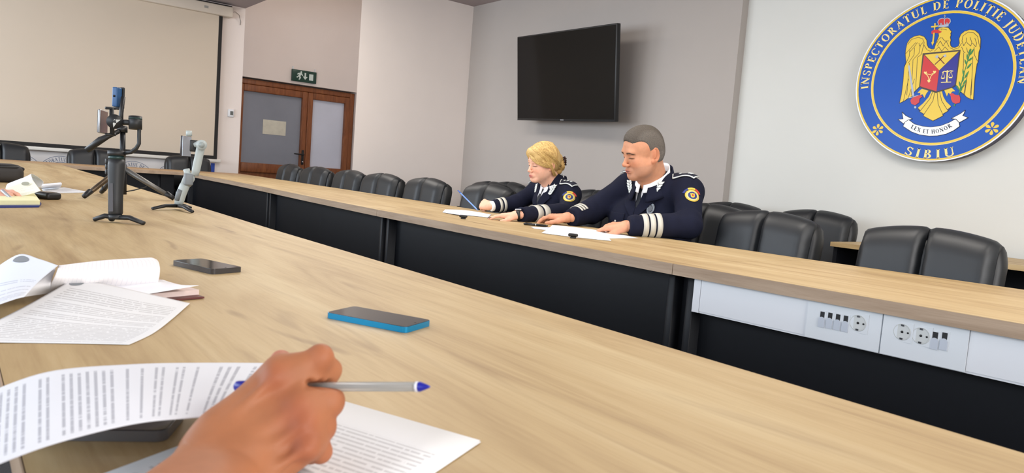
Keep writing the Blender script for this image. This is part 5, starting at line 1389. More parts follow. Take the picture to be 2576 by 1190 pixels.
# flat sleeve mouth
for e, w in ((EL, WL), (ER_, WR_)):
    d = nunit(w - e); 
    def cutfn(X, Y, Z, w=w, d=d): return -((X - w[0]) * d[0] + (Y - w[1]) * d[1] + (Z - w[2]) * d[2] - .012) 
    S._put(lambda X, Y, Z, w=w, d=d: np.maximum(-((X - w[0]) * d[0] + (Y - w[1]) * d[1] + (Z - w[2]) * d[2] - .008), np.sqrt((X - w[0]) ** 2 + (Y - w[1]) ** 2 + (Z - w[2]) ** 2) - .085), w - .085, w + .085, .004, 'sub')
Vj, Fj = S.mesh()
def wrinkle(V, seed, amp, arms):
    rng = np.random.default_rng(seed); D = np.zeros(len(V))
    for a, b, n in arms:
        ab = b - a; L = np.linalg.norm(ab); u = ab / L; t = (V - a) @ u; r = np.linalg.norm(V - a - t[:, None] * u, axis=1)
        m = np.exp(-((t - L * .9) / (L * .35)) ** 2) * (r < .1)
        D += m * np.sin(t * 120 + V[:, 2] * 35 + seed)
    return V + (D * amp)[:, None] * nunit_rows(V)
def nunit_rows(V): 
    n = np.zeros_like(V); n[:, 2] = 1; return n
Vj = wrinkle(Vj, 1, .0022, [(SL, EL, 1), (EL, WL, 1), (SR_, ER_, 1)])
jk = smooth_object('uniform_jacket', laplace(Vj, Fj, 1), Fj, m_navyc, man)
DJ = Drape(Vj, Fj)
BF = Vector((.06, -1, 0)).normalized(); BL = Vector((-BF.y, BF.x, 0)) * -1     # body front and the man's left
if BL.x < 0: BL = -BL
UPV = Vector((0, 0, 1))
def chest(name, poly, m, off=.004, cell=.008, org=(-2.60, 2.6, 0), dr=DJ, parent=man, thick=.0025, f=BF, l=BL): return dr.patch(name, poly, org, l, UPV, -f, m, parent, off, cell, thick)
chest('shirt_front', [(-.055, 1.02), (.06, 1.02), (.036, .93), (.004, .865), (-.030, .93)], m_shirt, .003)
chest('tie', [(-.014, .985), (.020, .99), (.014, .965), (.024, .90), (.004, .87), (-.012, .90), (-.006, .965)], m_tie, .007)
chest('lapel', [(.052, 1.03), (.075, .985), (.118, .965), (.096, .945), (.105, .92), (.006, .815), (.002, .870), (.030, .945)], m_navyc, .010, thick=.004)
chest('lapel', [(-.045, 1.02), (-.07, .985), (-.105, .96), (-.085, .945), (-.092, .915), (.000, .815), (.002, .870), (-.024, .945)], m_navyc, .009, thick=.004)
ring_collar('shirt_collar', NB_ + [0, .008, 0], BF, .084, .088, 1.012, 1.138, .05, .07, m_shirt, man, .14, .010)
ring_collar('jacket_collar', NB_ + [0, .016, 0], BF, .094, .100, .985, 1.130, .075, .10, m_navyc, man, .42, .030, thick=.009)
# pockets, buttons, badge
for s0, z0 in ((.045, .845), (-.150, .845)):
    p = chest('pocket_flap', [(s0, z0), (s0 + .10, z0), (s0 + .10, z0 - .045), (s0 + .05, z0 - .060), (s0, z0 - .045)], m_navyc, .005, thick=.003)
    h, n_ = DJ.hit(Vector((-2.60, 2.6, z0 - .048)) + BL * (s0 + .05), -BF)
    if h: MB().lathe([(.0001, .0), (.0075, .001), (.006, .004), (.0001, .005)], 12, Matrix.Translation(h + BF * .004) @ BF.to_track_quat('Z', 'Y').to_matrix().to_4x4(), caps=False).build('pocket_button', m_silv, man)
for z in (.805, .745):
    h, n_ = DJ.hit(Vector((-2.60, 2.6, z)) + BL * .005, -BF)
    if h: MB().lathe([(.0001, .0), (.010, .001), (.008, .005), (.0001, .006)], 14, Matrix.Translation(h + BF * .003) @ BF.to_track_quat('Z', 'Y').to_matrix().to_4x4(), caps=False).build('button', m_silv, man)
bd = chest('chest_badge', [(.090 + .021 * math.cos(t), .883 + .032 * math.sin(t)) for t in [k * PI / 9 for k in range(18)]], m_badge, .008, .006, thick=.005)
chest('badge_centre', [(.090 + .012 * math.cos(t), .883 + .019 * math.sin(t)) for t in [k * PI / 7 for k in range(14)]], mat('badge_inner', (92, 94, 98), .4, .6), .012, .006)
def laurel(dr, cen, l, up, n, m, parent, s=1.0, d=None):
    """spray of overlapping silver leaves"""
    for i in range(5):
        for side in (-1, 1):
            t = -.028 + .013 * i; L = .016
            base = Vector((0, t)); tip = Vector((side * (.016 - .0022 * abs(i - 2)), t + L))
            md_ = (base + tip) / 2; w = Vector((tip - base).to_tuple()).orthogonal().normalized() * .0066
            dr.patch('laurel_leaf', [tuple(p * s) for p in (base, md_ + w, tip, md_ - w)], cen, l, up, d, m, parent, .013, .006, .003)
m_laurel = mat('silver_laurel', (222, 228, 226), .5, .1)
cl_ = Vector((-2.60, 2.6, .985)) + BL * .098
laurel(DJ, cl_, (BL + UPV * -.25), (UPV + BL * .5), None, m_laurel, man, 1.35, -BF)
laurel(DJ, Vector((-2.60, 2.6, .985)) + BL * -.088, (BL + UPV * .25), (UPV - BL * .5), None, m_laurel, man, 1.2, -BF)
# epaulettes, cast down on to the shoulders
def epaulette(dr, sh, nk, m_edge, parent, stars, w=.028, L=.125, name='epaulette'):
    sh, nk = Vector(sh), Vector(nk); d = (nk - sh); d.z = 0; d.normalize(); s = Vector((-d.y, d.x, 0)); o = Vector((sh.x, sh.y, 1.6))
    poly = [(-.045, -w), (L - .05, -w), (L - .032, 0), (L - .05, w), (-.045, w)]
    e = dr.patch(name, poly, o, d, s, (0, 0, -1), m_edge, parent, .008, .009, .005)
    inn = [(-.041, -w + .0042), (L - .053, -w + .0042), (L - .040, 0), (L - .053, w - .0042), (-.041, w - .0042)]
    dr.patch('epaulette_field', inn, o, d, s, (0, 0, -1), mat('epaulette_dark', (24, 26, 44), .7), parent, .0125, .009, .002)
    for t, kind in stars:
        R0 = .0095 if kind == 's' else .017
        pts = [(t + (R0 if k % 2 == 0 else R0 * .5) * math.cos(k * PI / 6), (R0 if k % 2 == 0 else R0 * .5) * math.sin(k * PI / 6)) for k in range(12)]
        dr.patch('rank_star', pts, o, d, s, (0, 0, -1), m_laurel, parent, .016, .006, .002)
epaulette(DJ, SL + np.array((-.005, -.005, 0)), NB_, m_laurel, man, ((.045, 's'), (-.012, 'b')))
epaulette(DJ, SR_ + np.array((.005, -.005, 0)), NB_, m_laurel, man, ((.045, 's'), (-.012, 'b')))
# sleeve braid and shoulder patch
for t0 in (.50, .615, .73): DJ.band('sleeve_stripe', EL, WL, t0 - .0, t0 + .088, m_silv, man, .0015)
for t0 in (.52, .63, .74): DJ.band('sleeve_stripe', ER_, WR_, t0, t0 + .075, m_silv, man, .0015, 24, (-.9, 1.4))
def sleeve_patch(dr, cen, out, parent, top_red=True):
    cen, out = Vector(cen), Vector(out).normalized(); u = UPV.cross(out).normalized(); v = out.cross(u).normalized(); o = cen + out * .2
    circ = lambda r, n=22, cx=0, cy=0: [(cx + r * math.cos(2 * PI * k / n), cy + r * math.sin(2 * PI * k / n)) for k in range(n)]
    dr.patch('shoulder_patch', circ(.036), o, u, v, -out, m_gold2, parent, .003, .007)
    dr.patch('patch_ring', circ(.0305), o, u, v, -out, mat('patch_pale', (206, 196, 130), .6), parent, .0048, .007)
    dr.patch('patch_field', circ(.022), o, u, v, -out, m_pblue, parent, .0064, .006)
    dr.patch('patch_crest', [(-.011, .012), (-.004, .010), (0, .014), (.004, .010), (.011, .012), (.009, -.010), (0, -.015), (-.009, -.010)], o, u, v, -out, m_gold2, parent, .008, .005)
    dr.patch('patch_shield', [(-.004, .005), (.004, .005), (.004, -.004), (0, -.007), (-.004, -.004)], o, u, v, -out, m_pred, parent, .0095, .004)
    arc = [(.046 * math.cos(t), .046 * math.sin(t)) for t in np.linspace(.35, PI - .35, 10)] + [(.037 * math.cos(t), .037 * math.sin(t)) for t in np.linspace(PI - .35, .35, 10)]
    for nm, a0, a1, mm in (('patch_scroll', .35, 1.15, m_pred), ('patch_scroll', 1.15, 2.0, m_gold2), ('patch_scroll', 2.0, 2.8, m_pblue)):
        arc = [(.048 * math.cos(t), .048 * math.sin(t)) for t in np.linspace(a0, a1, 6)] + [(.038 * math.cos(t), .038 * math.sin(t)) for t in np.linspace(a1, a0, 6)]
        dr.patch(nm, arc, o, u, v, -out, mm, parent, .004, .006)
sleeve_patch(DJ, SL + (EL - SL) * .22, (.75, -.62, .25), man)
# wedding ring and cuffs
MB().tube([tuple(Vector(tipsL[2][0]) - Vector(tipsL[2][1]) * .040 + Vector((0, 0, .004))), tuple(Vector(tipsL[2][0]) - Vector(tipsL[2][1]) * .036 + Vector((0, 0, .004)))], .0100, 14).build('wedding_ring', mat('ring_gold', (220, 200, 150), .25, .9), man)
# trousers and shoes under the table
def legs(parent, hipL, hipR, knee_y, name='uniform_trousers'):
    S = Sdf((min(hipL[0], hipR[0]) - .2, knee_y - .35, .02), (max(hipL[0], hipR[0]) + .2, hipL[1] + .25, .68), .012)
    for hp in (hipL, hipR):
        kn = np.array((hp[0], knee_y, .50)); S.cap(hp, kn, .085, .068, k=.03); S.cap(kn, (hp[0], knee_y - .02, .09), .062, .05, k=.02)
    S.cap(hipL, hipR, .10, .10, k=.05)
    V, F = S.mesh(); smooth_object(name, V, F, m_navyc, parent)
    for hp in (hipL, hipR):
        MB().rbox((hp[0] - .045, knee_y - .22, 0), (hp[0] + .045, knee_y + .05, .085), .03, 3).build('shoe', M_BLACKG, parent)
legs(man, np.array((-2.49, 3.20, .54)), np.array((-2.69, 3.20, .54)), 2.72)
# ================================================================ the officer (woman)
wom = thing('person', 'blonde woman in navy police uniform writing with a blue pen at the far table', 'person', (-3.48, 3.15, 0), world=True)
HP, HR, HS = np.array((-3.488, 3.010, 1.094)), rot3(R_(-6), R_(10), R_(4)), .955
NB_ = np.array((-3.470, 3.085, .955))
a3 = lambda v: np.array((v.x, v.y, v.z))
SL, EL, WL = np.array((-3.305, 3.100, .905)), np.array((-3.165, 2.955, .812)), a3(onZ(1306, 541, .787))
SR_, ER_, WR_ = np.array((-3.660, 3.120, .905)), np.array((-3.700, 2.985, .820)), a3(onY(1236, 519, 2.80))
skw = (232, 178, 152)
lo, hi = box_of([HP, NB_ - [0, 0, .08]], .16); S = Sdf(lo, hi, .0021)
T = head_prims(S, HP, HR, HS, True)
S.cap(T((0, .02, -.05)), NB_ + [0, .02, -.03], .047, .052, k=.03); S.cap(T((0, -.02, -.08)), NB_ + [0, .005, -.01], .03, .04, k=.03); S.cap(T((0, .045, -.04)), NB_ + [0, .035, .01], .034, .042, k=.03)
Vh, Fh = S.mesh(); parts = [(Vh, Fh, head_colors(Vh, HP, HR, HS, (232, 180, 154), (196, 112, 106), (150, 112, 78), True))]
ftip = a3(onZ(1207, 543, .765))
Vl, Fl, cl, tipsL = hand_part(WL + nunit(ftip - WL) * .006, ftip - WL, (0, 0, 1), np.cross(nunit(ftip - WL), (0, 0, 1)) * -1, [(.10, .18, .12)] * 4, EL, skw, .93, (.45, .25), spread=.16)
rk = a3(onY(1193, 512, 2.78))
Vr, Fr, cr_, tipsR = hand_part(WR_ + nunit(rk - WR_) * .004, rk - WR_ + np.array((0, 0, .012)), (-.1, -.75, .65), (.2, .5, .8), [(.55, .9, .5), (.8, 1.0, .6), (1.0, 1.1, .7), (1.1, 1.2, .7)], ER_, skw, .93, (.35, .55))
parts += [(Vl, Fl, cl), (Vr, Fr, cr_)]
S = Sdf((-3.95, 2.36, .4), (-3.0, 3.35, 1.0), .009)
S.cap(NB_ + [0, .05, -.05], (-3.47, 3.17, .55), .05, .10, k=.05); S.cap(SL, SR_, .04, .04, k=.05)
for a, b, c in ((SL, EL, WL), (SR_, ER_, WR_)): S.cap(a, b, .037, .034, k=.03); S.cap(b, c, .034, .023, k=.03)
Vt, Ft = S.mesh(); parts.append((Vt, Ft, np.tile(np.array(lin(skw)), (len(Vt), 1))))
V, F, c = join(parts); smooth_object('body', V, F, m_skin, wom, c)
for tips in (tipsL, tipsR):
    for p, d in tips:
        mt = Matrix.Translation(Vector(p) + Vector((0, -.002, .005))) @ Vector(d).to_track_quat('X', 'Z').to_matrix().to_4x4()
        MB().rbox((-.007, -.0042, -.0015), (.006, .0042, .002), .0014, 2, mt).build('fingernail', m_nail, wom)
# hair swept back into a low knot, long fringe to the side
lo, hi = box_of([HP + HR @ np.array((0, .03, .03))], .20); S = Sdf(lo, hi, .0023)
Tl = lambda p: HP + HR @ (np.array(p, float) * HS)
E = lambda c, r, k=.012, op='add': S.ell(Tl(c), np.array(r) * HS, HR, k=k, op=op)
E((0, .018, .046), (.085, .104, .092)); E((0, .055, .01), (.080, .075, .085), .03)
E((0, -.092, -.022), (.064, .062, .056), .006, 'sub'); 
for x in (-1, 1): E((x * .074, -.052, -.035), (.038, .050, .052), .006, 'sub')
E((.0, .04, -.125), (.12, .09, .06), .012, 'sub')
E((.012, -.066, .086), (.062, .044, .036), .02); E((.050, -.050, .050), (.030, .045, .036), .02); E((-.045, -.055, .070), (.032, .040, .036), .02)
c0, rr = np.array((0, .016, .040)), np.array((.089, .108, .097))
def on_e(p, lift=0.0): q = (np.array(p) - c0) / rr; return c0 + rr * (1 + lift) * q / np.linalg.norm(q)
STR = []
def strand(P, r0, r1, k=.005, lift=0.0, n=9, project=True):
    pts = []
    STR.append((P, lift, project))
    for i in range(n):
        q = np.array(crom([Vector(p) for p in P], i / (n - 1))); pts.append(Tl(on_e(q, lift) if project else q))
    for i in range(n - 1):
        t0, t1 = i / (n - 1), (i + 1) / (n - 1); S.cap(pts[i], pts[i + 1], (r0 + (r1 - r0) * t0) * HS, (r0 + (r1 - r0) * t1) * HS, k=k)
rng = random.Random(5)
for i in range(46):                                   # from the parting over both sides to the knot
    u = i / 45; y0 = -.075 + .14 * u + rng.uniform(-.004, .004)
    for sd in (1, -1):
        z1 = .075 - .07 * u; w = rng.uniform(-.006, .006)
        strand([(-.020, y0, .13), (sd * .060, y0 + .010, .110 + w), (sd * .088, .02 + .03 * u + w, .055 - .03 * u), (sd * .062, .095, -.005 - .035 * u + w), (.006 * sd, .122, -.02 - .02 * u)], .0036, .0030, .010, rng.uniform(-.005, .012))
for i in range(30):                                   # fringe across the forehead to her left temple
    u = i / 29; w = rng.uniform(-.004, .004)
    strand([(-.030, -.075 - .012 * u, .118), (-.010 + .02 * u, -.112, .078 - .024 * u + w), (.040 + .012 * u, -.100 + .018 * u, .046 - .030 * u + w), (.074, -.052 + .02 * u, .022 - .034 * u + w), (.085, -.006 + .012 * u, .004 - .026 * u)], .0036, .0026, .010, .025 + rng.uniform(0, .03))
for i in range(8):
    u = i / 7; strand([(-.035, -.075, .116), (-.055, -.092, .080 - .01 * u), (-.074, -.060, .045 - .02 * u), (-.082, -.015, .015 - .02 * u)], .0045, .0032, .009, .03)
for i in range(5): strand([(.083, -.004 + .004 * i, .004), (.086, .008 + .004 * i, -.03), (.080, .022 + .005 * i, -.06), (.068, .04 + .006 * i, -.085)], .0034, .002, .003, 0, project=False)
for cc, r in (((.010, .125, .020), (.034, .026, .034)), ((.018, .128, -.028), (.036, .028, .034)), ((.012, .112, -.062), (.032, .030, .028))): E(cc, r, .012)
for i in range(14):
    a = 2 * PI * i / 14; strand([(.012 + .03 * math.cos(a), .128, -.01 + .05 * math.sin(a)), (.014 + .024 * math.cos(a + .8), .150, -.02 + .040 * math.sin(a + .8)), (.016, .156, -.02)], .0055, .004, .004, 0, project=False)
V, F = S.mesh(); L = ((V - HP) @ HR) / HS
st = .6; nz = np.random.default_rng(4).random(len(V))
root = smoothstep(.01, -.06, L[:, 2]) * .5 + smoothstep(.06, .13, L[:, 1]) * .35
t = np.clip(.55 * st + .25 * nz - .5 * root + .1, 0, 1)[:, None]
c = np.array(lin((176, 132, 70))) * (1 - t) + np.array(lin((240, 208, 138))) * t
m_hairw = mat('blonde_hair', (220, 180, 110), .5, vcol=True, bump=(500, .5, .0015)); smooth_object('hair', V, F, m_hairw, wom, c)
m_hl = mat('hair_light', (232, 200, 128), .45); m_hd = mat('hair_dark', (178, 136, 76), .5)
DH = Drape(V, F)
for i in range(60):
    u = i / 59; w = rng.uniform(-.006, .006)
    STR.append(([(-.022, -.088 + .13 * u, .125), (.030, -.098 + .13 * u + w, .108), (.066, -.070 + .10 * u + w, .072 - .01 * u), (.086, -.020 + .06 * u, .022 + .012 * u + w), (.080, .03 + .045 * u, -.02 + .02 * u)], 0, True))
    if i % 2: STR.append(([(-.024, -.088 + .13 * u, .125), (-.052, -.09 + .13 * u + w, .098), (-.080, -.04 + .09 * u, .05), (-.084, .0 + .07 * u, .01)], 0, True))
for nm, mm, sd_ in (('hair_strands', m_hl, 1), ('hair_strands', m_hd, 2)):
    b = MB(); r2 = random.Random(sd_)
    for P, lift, pr in STR:
        for _ in range(2):
            j = [r2.uniform(-.007, .007) for _ in range(3)]; path = []
            for i in range(11):
                q = np.array(crom([Vector(p) for p in P], i / 10)) + np.array(j) * (1 if i < 9 else .4)
                w_ = Vector(Tl(q)); ce = Vector(Tl(c0)); dv = (w_ - ce).normalized(); hh_, _n = DH.hit(ce + dv * .25, -dv, .25)
                path.append((hh_ if hh_ else w_) + dv * .0004)
            b.tube(path, [.0005] + [.0009] * 9 + [.0004], 5, caps=False)
    b.build(nm, mm, wom)
m_clip = mat('tortoise_clip', (52, 24, 16), .2)
b = MB()
for i in range(4): b.tube([tuple(Tl((.030, .132 + .004 * i, .030 - .014 * i))), tuple(Tl((.046, .150, .026 - .014 * i))), tuple(Tl((.036, .168, .018 - .014 * i)))], .0045, 8)
b.tube([tuple(Tl((.040, .150, .034))), tuple(Tl((.044, .158, .005))), tuple(Tl((.040, .152, -.026)))], .006, 8); b.build('hair_clip', m_clip, wom)
# jacket
S = Sdf((-3.98, 2.36, .40), (-2.98, 3.40, 1.06), .0055)
S.ell((-3.475, 3.135, .830), (.155, .112, .17), k=.05); S.ell((-3.475, 3.13, .66), (.15, .12, .17), k=.07); S.cap((-3.56, 3.17, .50), (-3.39, 3.17, .50), .12, .12, k=.07); S.ell((-3.475, 3.085, .835), (.115, .085, .085), k=.05)
S.cap(SL + [-.03, .02, .0], SR_ + [.03, .02, .0], .058, .058, k=.05); S.cap(NB_ + [0, .03, -.06], NB_ + [0, .03, .015], .072, .062, k=.04)
for a in (SL, SR_): S.cap(NB_ + np.array((0, .03, .0)), a + np.array((0, .01, .012)), .048, .050, k=.05); S.ell(a, (.06, .058, .058), k=.04)
S.cap(SL, EL, .060, .054, k=.03); S.cap(EL, WL, .054, .042, k=.02); S.cap(SR_, ER_, .060, .053, k=.03); S.cap(ER_, WR_, .053, .040, k=.02)
for e, w in ((EL, WL), (ER_, WR_)):
    d = nunit(w - e)
    S._put(lambda X, Y, Z, w=w, d=d: np.maximum(-((X - w[0]) * d[0] + (Y - w[1]) * d[1] + (Z - w[2]) * d[2] + .012), np.sqrt((X - w[0]) ** 2 + (Y - w[1]) ** 2 + (Z - w[2]) ** 2) - .08), w - .08, w + .08, .004, 'sub')
Vj, Fj = S.mesh(); Vj = wrinkle(Vj, 2, .002, [(SL, EL, 1), (EL, WL, 1), (SR_, ER_, 1)])
smooth_object('uniform_jacket', laplace(Vj, Fj, 1), Fj, m_navyc, wom); DW = Drape(Vj, Fj)
BF = Vector((.02, -1, 0)).normalized(); BL = Vector((1, .02, 0)).normalized()
def wch(name, poly, m, off=.004, cell=.008, thick=.0025): return chest(name, poly, m, off, cell, (-3.475, 2.3, 0), DW, wom, thick, BF, BL)
wch('shirt_front', [(-.045, .96), (.05, .96), (.028, .88), (.002, .825), (-.024, .88)], m_shirt, .003)
wch('tie', [(-.012, .925), (.016, .93), (.012, .905), (.020, .85), (.003, .82), (-.012, .85), (-.006, .905)], m_tie, .007)
wch('lapel', [(.050, .965), (.068, .93), (.100, .915), (.082, .895), (.090, .872), (.004, .765), (.002, .82), (.028, .89)], m_navyc, .010, thick=.004)
wch('lapel', [(-.046, .96), (-.064, .93), (-.092, .91), (-.076, .893), (-.082, .868), (.000, .765), (.001, .82), (-.022, .89)], m_navyc, .009, thick=.004)
ring_collar('shirt_collar', NB_ + [0, .004, 0], BF, .066, .072, .942, 1.036, .045, .05, m_shirt, wom, .16, .012)
ring_collar('jacket_collar', NB_ + [0, .012, 0], BF, .078, .084, .920, 1.026, .06, .07, m_navyc, wom, .55, .020, thick=.007)
laurel(DW, Vector((-3.475, 2.3, .925)) + BL * .088, (BL + UPV * -.25), (UPV + BL * .35), None, m_laurel, wom, 1.05, -BF)
laurel(DW, Vector((-3.475, 2.3, .925)) + BL * -.082, (BL + UPV * .25), (UPV - BL * .35), None, m_laurel, wom, .9, -BF)
epaulette(DW, SL + np.array((.0, -.01, 0)), NB_, m_laurel, wom, ((.045, 's'), (.018, 's'), (-.010, 's')), .026, .115)
epaulette(DW, SR_ + np.array((.0, -.01, 0)), NB_, m_laurel, wom, ((.045, 's'), (.018, 's'), (-.010, 's')), .026, .115)
for t0 in (.50, .64): DW.band('sleeve_stripe', EL, WL, t0, t0 + .105, m_silv, wom, .0015)
for t0 in (.50, .66): DW.band('sleeve_stripe', ER_, WR_, t0, t0 + .10, m_silv, wom, .0015)
_d = Vector(nunit(WR_ - ER_)); MB().tube([Vector(WR_) - _d * .02, Vector(WR_) + _d * .002, Vector(WR_) + _d * .006], [.034, .033, .030], 20).build('shirt_cuff', m_shirt, wom)
sleeve_patch(DW, SL + (EL - SL) * .30, (.70, -.68, .2), wom)
for t0 in (.84, .93):
    p = Vector(EL + (WL - EL) * t0); h, n_ = DW.hit(p + Vector((.05, -.16, -.03)), Vector((-.05, .16, .02)))
    if h: MB().lathe([(.0001, 0), (.007, .001), (.005, .004), (.0001, .005)], 10, Matrix.Translation(h + Vector((.001, -.002, 0))) @ Vector((.3, -1, 0)).to_track_quat('Z', 'Y').to_matrix().to_4x4(), caps=False).build('cuff_button', m_silv, wom)
legs(wom, np.array((-3.38, 3.20, .53)), np.array((-3.57, 3.20, .53)), 2.74)
# wristwatch
wd = nunit(ftip - WL); wc = WL + wd * .004
wt = thing('wristwatch', 'black wristwatch with silver case on the left wrist of the blonde woman', 'watch', tuple(wc), world=True)
b = MB(); ax = Vector(wd); r_ = (UPV - ax * UPV.dot(ax)).normalized(); s_ = ax.cross(r_); vs = []
for t in (-.011, 0, .011):
    for k in range(24):
        a = 2 * PI * k / 24; vs.append(Vector(wc) + ax * t + r_ * (.0250 * math.cos(a)) + s_ * (.0295 * math.sin(a)))
b.add(vs, [(i * 24 + k, i * 24 + (k + 1) % 24, (i + 1) * 24 + (k + 1) % 24, (i + 1) * 24 + k) for i in range(2) for k in range(24)], True)
o = b.build('strap', M_BLACK, wt); md = o.modifiers.new('thickness', 'SOLIDIFY'); md.thickness = .003; md.offset = 1
mt = Matrix(((ax.x, s_.x, r_.x, 0), (ax.y, s_.y, r_.y, 0), (ax.z, s_.z, r_.z, 0), (0, 0, 0, 1))); mt.translation = Vector(wc) + r_ * .026
MB().rbox((-.018, -.016, 0), (.018, .016, .009), .004, 3, mt).build('case', mat('watch_silver', (176, 178, 182), .3, .7), wt)
MB().box((-.014, -.0125, .009), (.014, .0125, .0098), mt).build('dial', mat('watch_face', (24, 34, 66), .1), wt)
# her blue pen
p0, p1 = onY(1152, 479, 2.775), onY(1203, 530, 2.765)
pn_ = thing('ballpoint_pen', 'blue ballpoint pen held upright in the right hand of the blonde woman', 'pen', tuple(p1), world=True)
MB().tube([p0.lerp(p1, .12), p0.lerp(p1, .9), p1], [.0048, .0048, .001], 10).build('barrel', mat('pen_light_blue', (112, 152, 224), .25), pn_)
MB().tube([p0, p0.lerp(p1, .14)], [.0035, .0050], 10).build('cap', mat('pen_blue', (40, 84, 170), .3), pn_)
# ================================================================ writing hand in the foreground
fh = thing('person', 'bare right hand and forearm holding a pen over the printed sheets in the foreground', 'person', tuple(onZ(560, 1180)), world=True)
P3 = lambda x, y, d: a3(onD(x, y, d))
skf = (166, 108, 74)
wr = P3(560, 1172, .545)
MC = [P3(700, 944, .576), P3(752, 1024, .568), P3(768, 1066, .562), P3(776, 1122, .556)]
PI_ = [P3(806, 898, .592), P3(830, 1010, .588), P3(812, 1078, .582), P3(806, 1136, .574)]
DI = [P3(832, 930, .608), P3(802, 1022, .612), P3(786, 1090, .606), P3(782, 1142, .596)]
TI = [P3(818, 950, .624), P3(764, 1012, .618), P3(752, 1090, .612), P3(756, 1140, .604)]
allp = MC + PI_ + DI + TI + [wr]
fa1 = P3(330, 1420, .386); fa2 = np.array((-.33, -.03, .80))
tow = nunit(fa1 - wr)
lo, hi = box_of(allp + [fa1], .045)
S = Sdf(lo, hi, .0013)
rad = [(.0102, .0092, .0086, .0074), (.0100, .0094, .0088, .0076), (.0096, .0088, .0084, .0072), (.0088, .0080, .0076, .0066)]
dors = -nunit(np.array(CF)); 
cross = nunit(MC[3] - MC[0])
for i in range(4):
    base = wr + cross * (-.020 + .0125 * i) + nunit(MC[i] - wr) * .012
    S.cap(base, MC[i] + np.array(CF) * .004, .0165, .0098, k=.010)
    S.cap(base + np.array(CF) * .012, MC[i] + np.array(CF) * .012, .015, .0100, k=.010)
    S.ell(MC[i] + dors * .0030, (.0100, .0100, .0100), k=.006)
    S.cap(MC[i], PI_[i], rad[i][0] * .95, rad[i][1], k=.003); S.ell(PI_[i] + dors * .0008, (rad[i][1] * 1.08,) * 3, k=.004)
    S.cap(PI_[i], DI[i], rad[i][1], rad[i][2], k=.004); S.cap(DI[i], TI[i], rad[i][2], rad[i][3], k=.004)
    # tendon ridge
    S.cap(base + dors * .0155 + (MC[i] - base) * .25, MC[i] + dors * .0105, .0024, .0026, k=.006)
TH = [P3(624, 1096, .566), P3(646, 1032, .588), P3(690, 950, .602), P3(706, 904, .604)]
S.cap(wr + cross * -.012, TH[0], .020, .018, k=.02); S.cap(TH[0], TH[1], .0170, .0130, k=.012); S.cap(TH[1], TH[2], .0115, .0092, k=.008); S.cap(TH[2], TH[3], .0096, .0072, k=.005)
S.cap(TH[1], MC[0] + np.array(CF) * .012, .011, .011, k=.02)             # web between thumb and index
S.cap(MC[1] + np.array(CF) * .022, wr + np.array(CF) * .012, .020, .020, k=.02)   # palm
up3 = np.array((0, 0, 1.)); sd3 = nunit(np.cross(tow, up3))
for t, r in ((0, .0235), (.35, .0245), (.7, .0285), (1, .032)):
    pass
for off in (-.012, .012): S.cap(wr + sd3 * off, fa1 + sd3 * off * 1.3, .0215, .0260, k=.02)
S.ell(wr - sd3 * .020 + tow * .012 + up3 * .008, (.009, .009, .009), k=.014)
for dd in (.562, .570, .578, .586, .594): S.cap(P3(776, 966, dd), P3(862, 969, dd), .0036, .0042, k=.003, op='sub')
V, F = S.mesh()
# skin tone: redder knuckles and finger ends, paler creases
c = np.tile(np.array(lin(skf)), (len(V), 1))
def tint(cen, r, rgb, a):
    global c
    w = (np.exp(-((V - cen) ** 2).sum(1) / r ** 2) * a)[:, None]; c = c * (1 - w) + np.array(lin(rgb)) * w
for i in range(4):
    tint(MC[i] + dors * .01, .014, (152, 80, 56), .55); tint(PI_[i], .012, (154, 80, 56), .55); tint(TI[i], .012, (160, 84, 62), .8)
tint(TH[3], .014, (196, 124, 104), .9)
# second, coarser stretch of forearm joined into the same body
S2 = Sdf(*box_of([fa1, fa2], .07), .005)
for off in (-.012, .012): S2.cap(wr + (fa1 - wr) * .8 + sd3 * off * 1.24, fa1 + sd3 * off * 1.3, .0250, .0260, k=.02); S2.cap(fa1 + sd3 * off * 1.3, fa2 + sd3 * off * 1.5, .0260, .034, k=.02)
V2, F2 = S2.mesh()
VV, FF, CC = join([(V, F, c), (V2, F2, np.tile(np.array(lin(skf)), (len(V2), 1)))])
hb = smooth_object('body', VV, FF, m_skin, fh, CC)
# fold of dark sleeve further back
sl = np.array((-.26, -.26, .82)); S3 = Sdf(*box_of([fa2, sl], .1), .007)
S3.cap(fa2 + (sl - fa2) * .1, sl, .048, .060, k=.01); V3, F3 = S3.mesh(); smooth_object('sleeve', V3, F3, mat('dark_sleeve', (46, 52, 56), .9, bump=(500, .4, .001)), fh)
# fingernail of the thumb
# the pen
pa, pb = onD(592, 972, .618), onD(1082, 973, .570)
pen = thing('ballpoint_pen', 'clear ballpoint pen with blue end plug and tip in the foreground hand', 'pen', tuple(pb), world=True)
m_clear = mat('clear_plastic', (240, 240, 236), .12, trans=.7, ior=1.15); m_pblu = mat('pen_plug_blue', (26, 34, 150), .3)
L_ = lambda t: pa.lerp(pb, t)
MB().tube([L_(.06), L_(.94)], .0040, 6).build('barrel', m_clear, pen)
MB().tube([L_(.08), L_(.95)], .0017, 8).build('ink_tube', mat('ink_tube_bronze', (70, 54, 40), .3, .3), pen)
MB().tube([L_(0), L_(.012), L_(.05), L_(.075)], [.0030, .0048, .0050, .0040], 10).build('end_plug', m_pblu, pen)
MB().tube([L_(.94), L_(.955), L_(.992), L_(1.0)], [.0042, .0040, .0014, .0006], 10).build('tip', m_pblu, pen)
MB().tube([L_(.932), L_(.945)], [.0043, .0043], 10).build('collar', mat('pen_collar_white', (220, 220, 226), .3), pen)

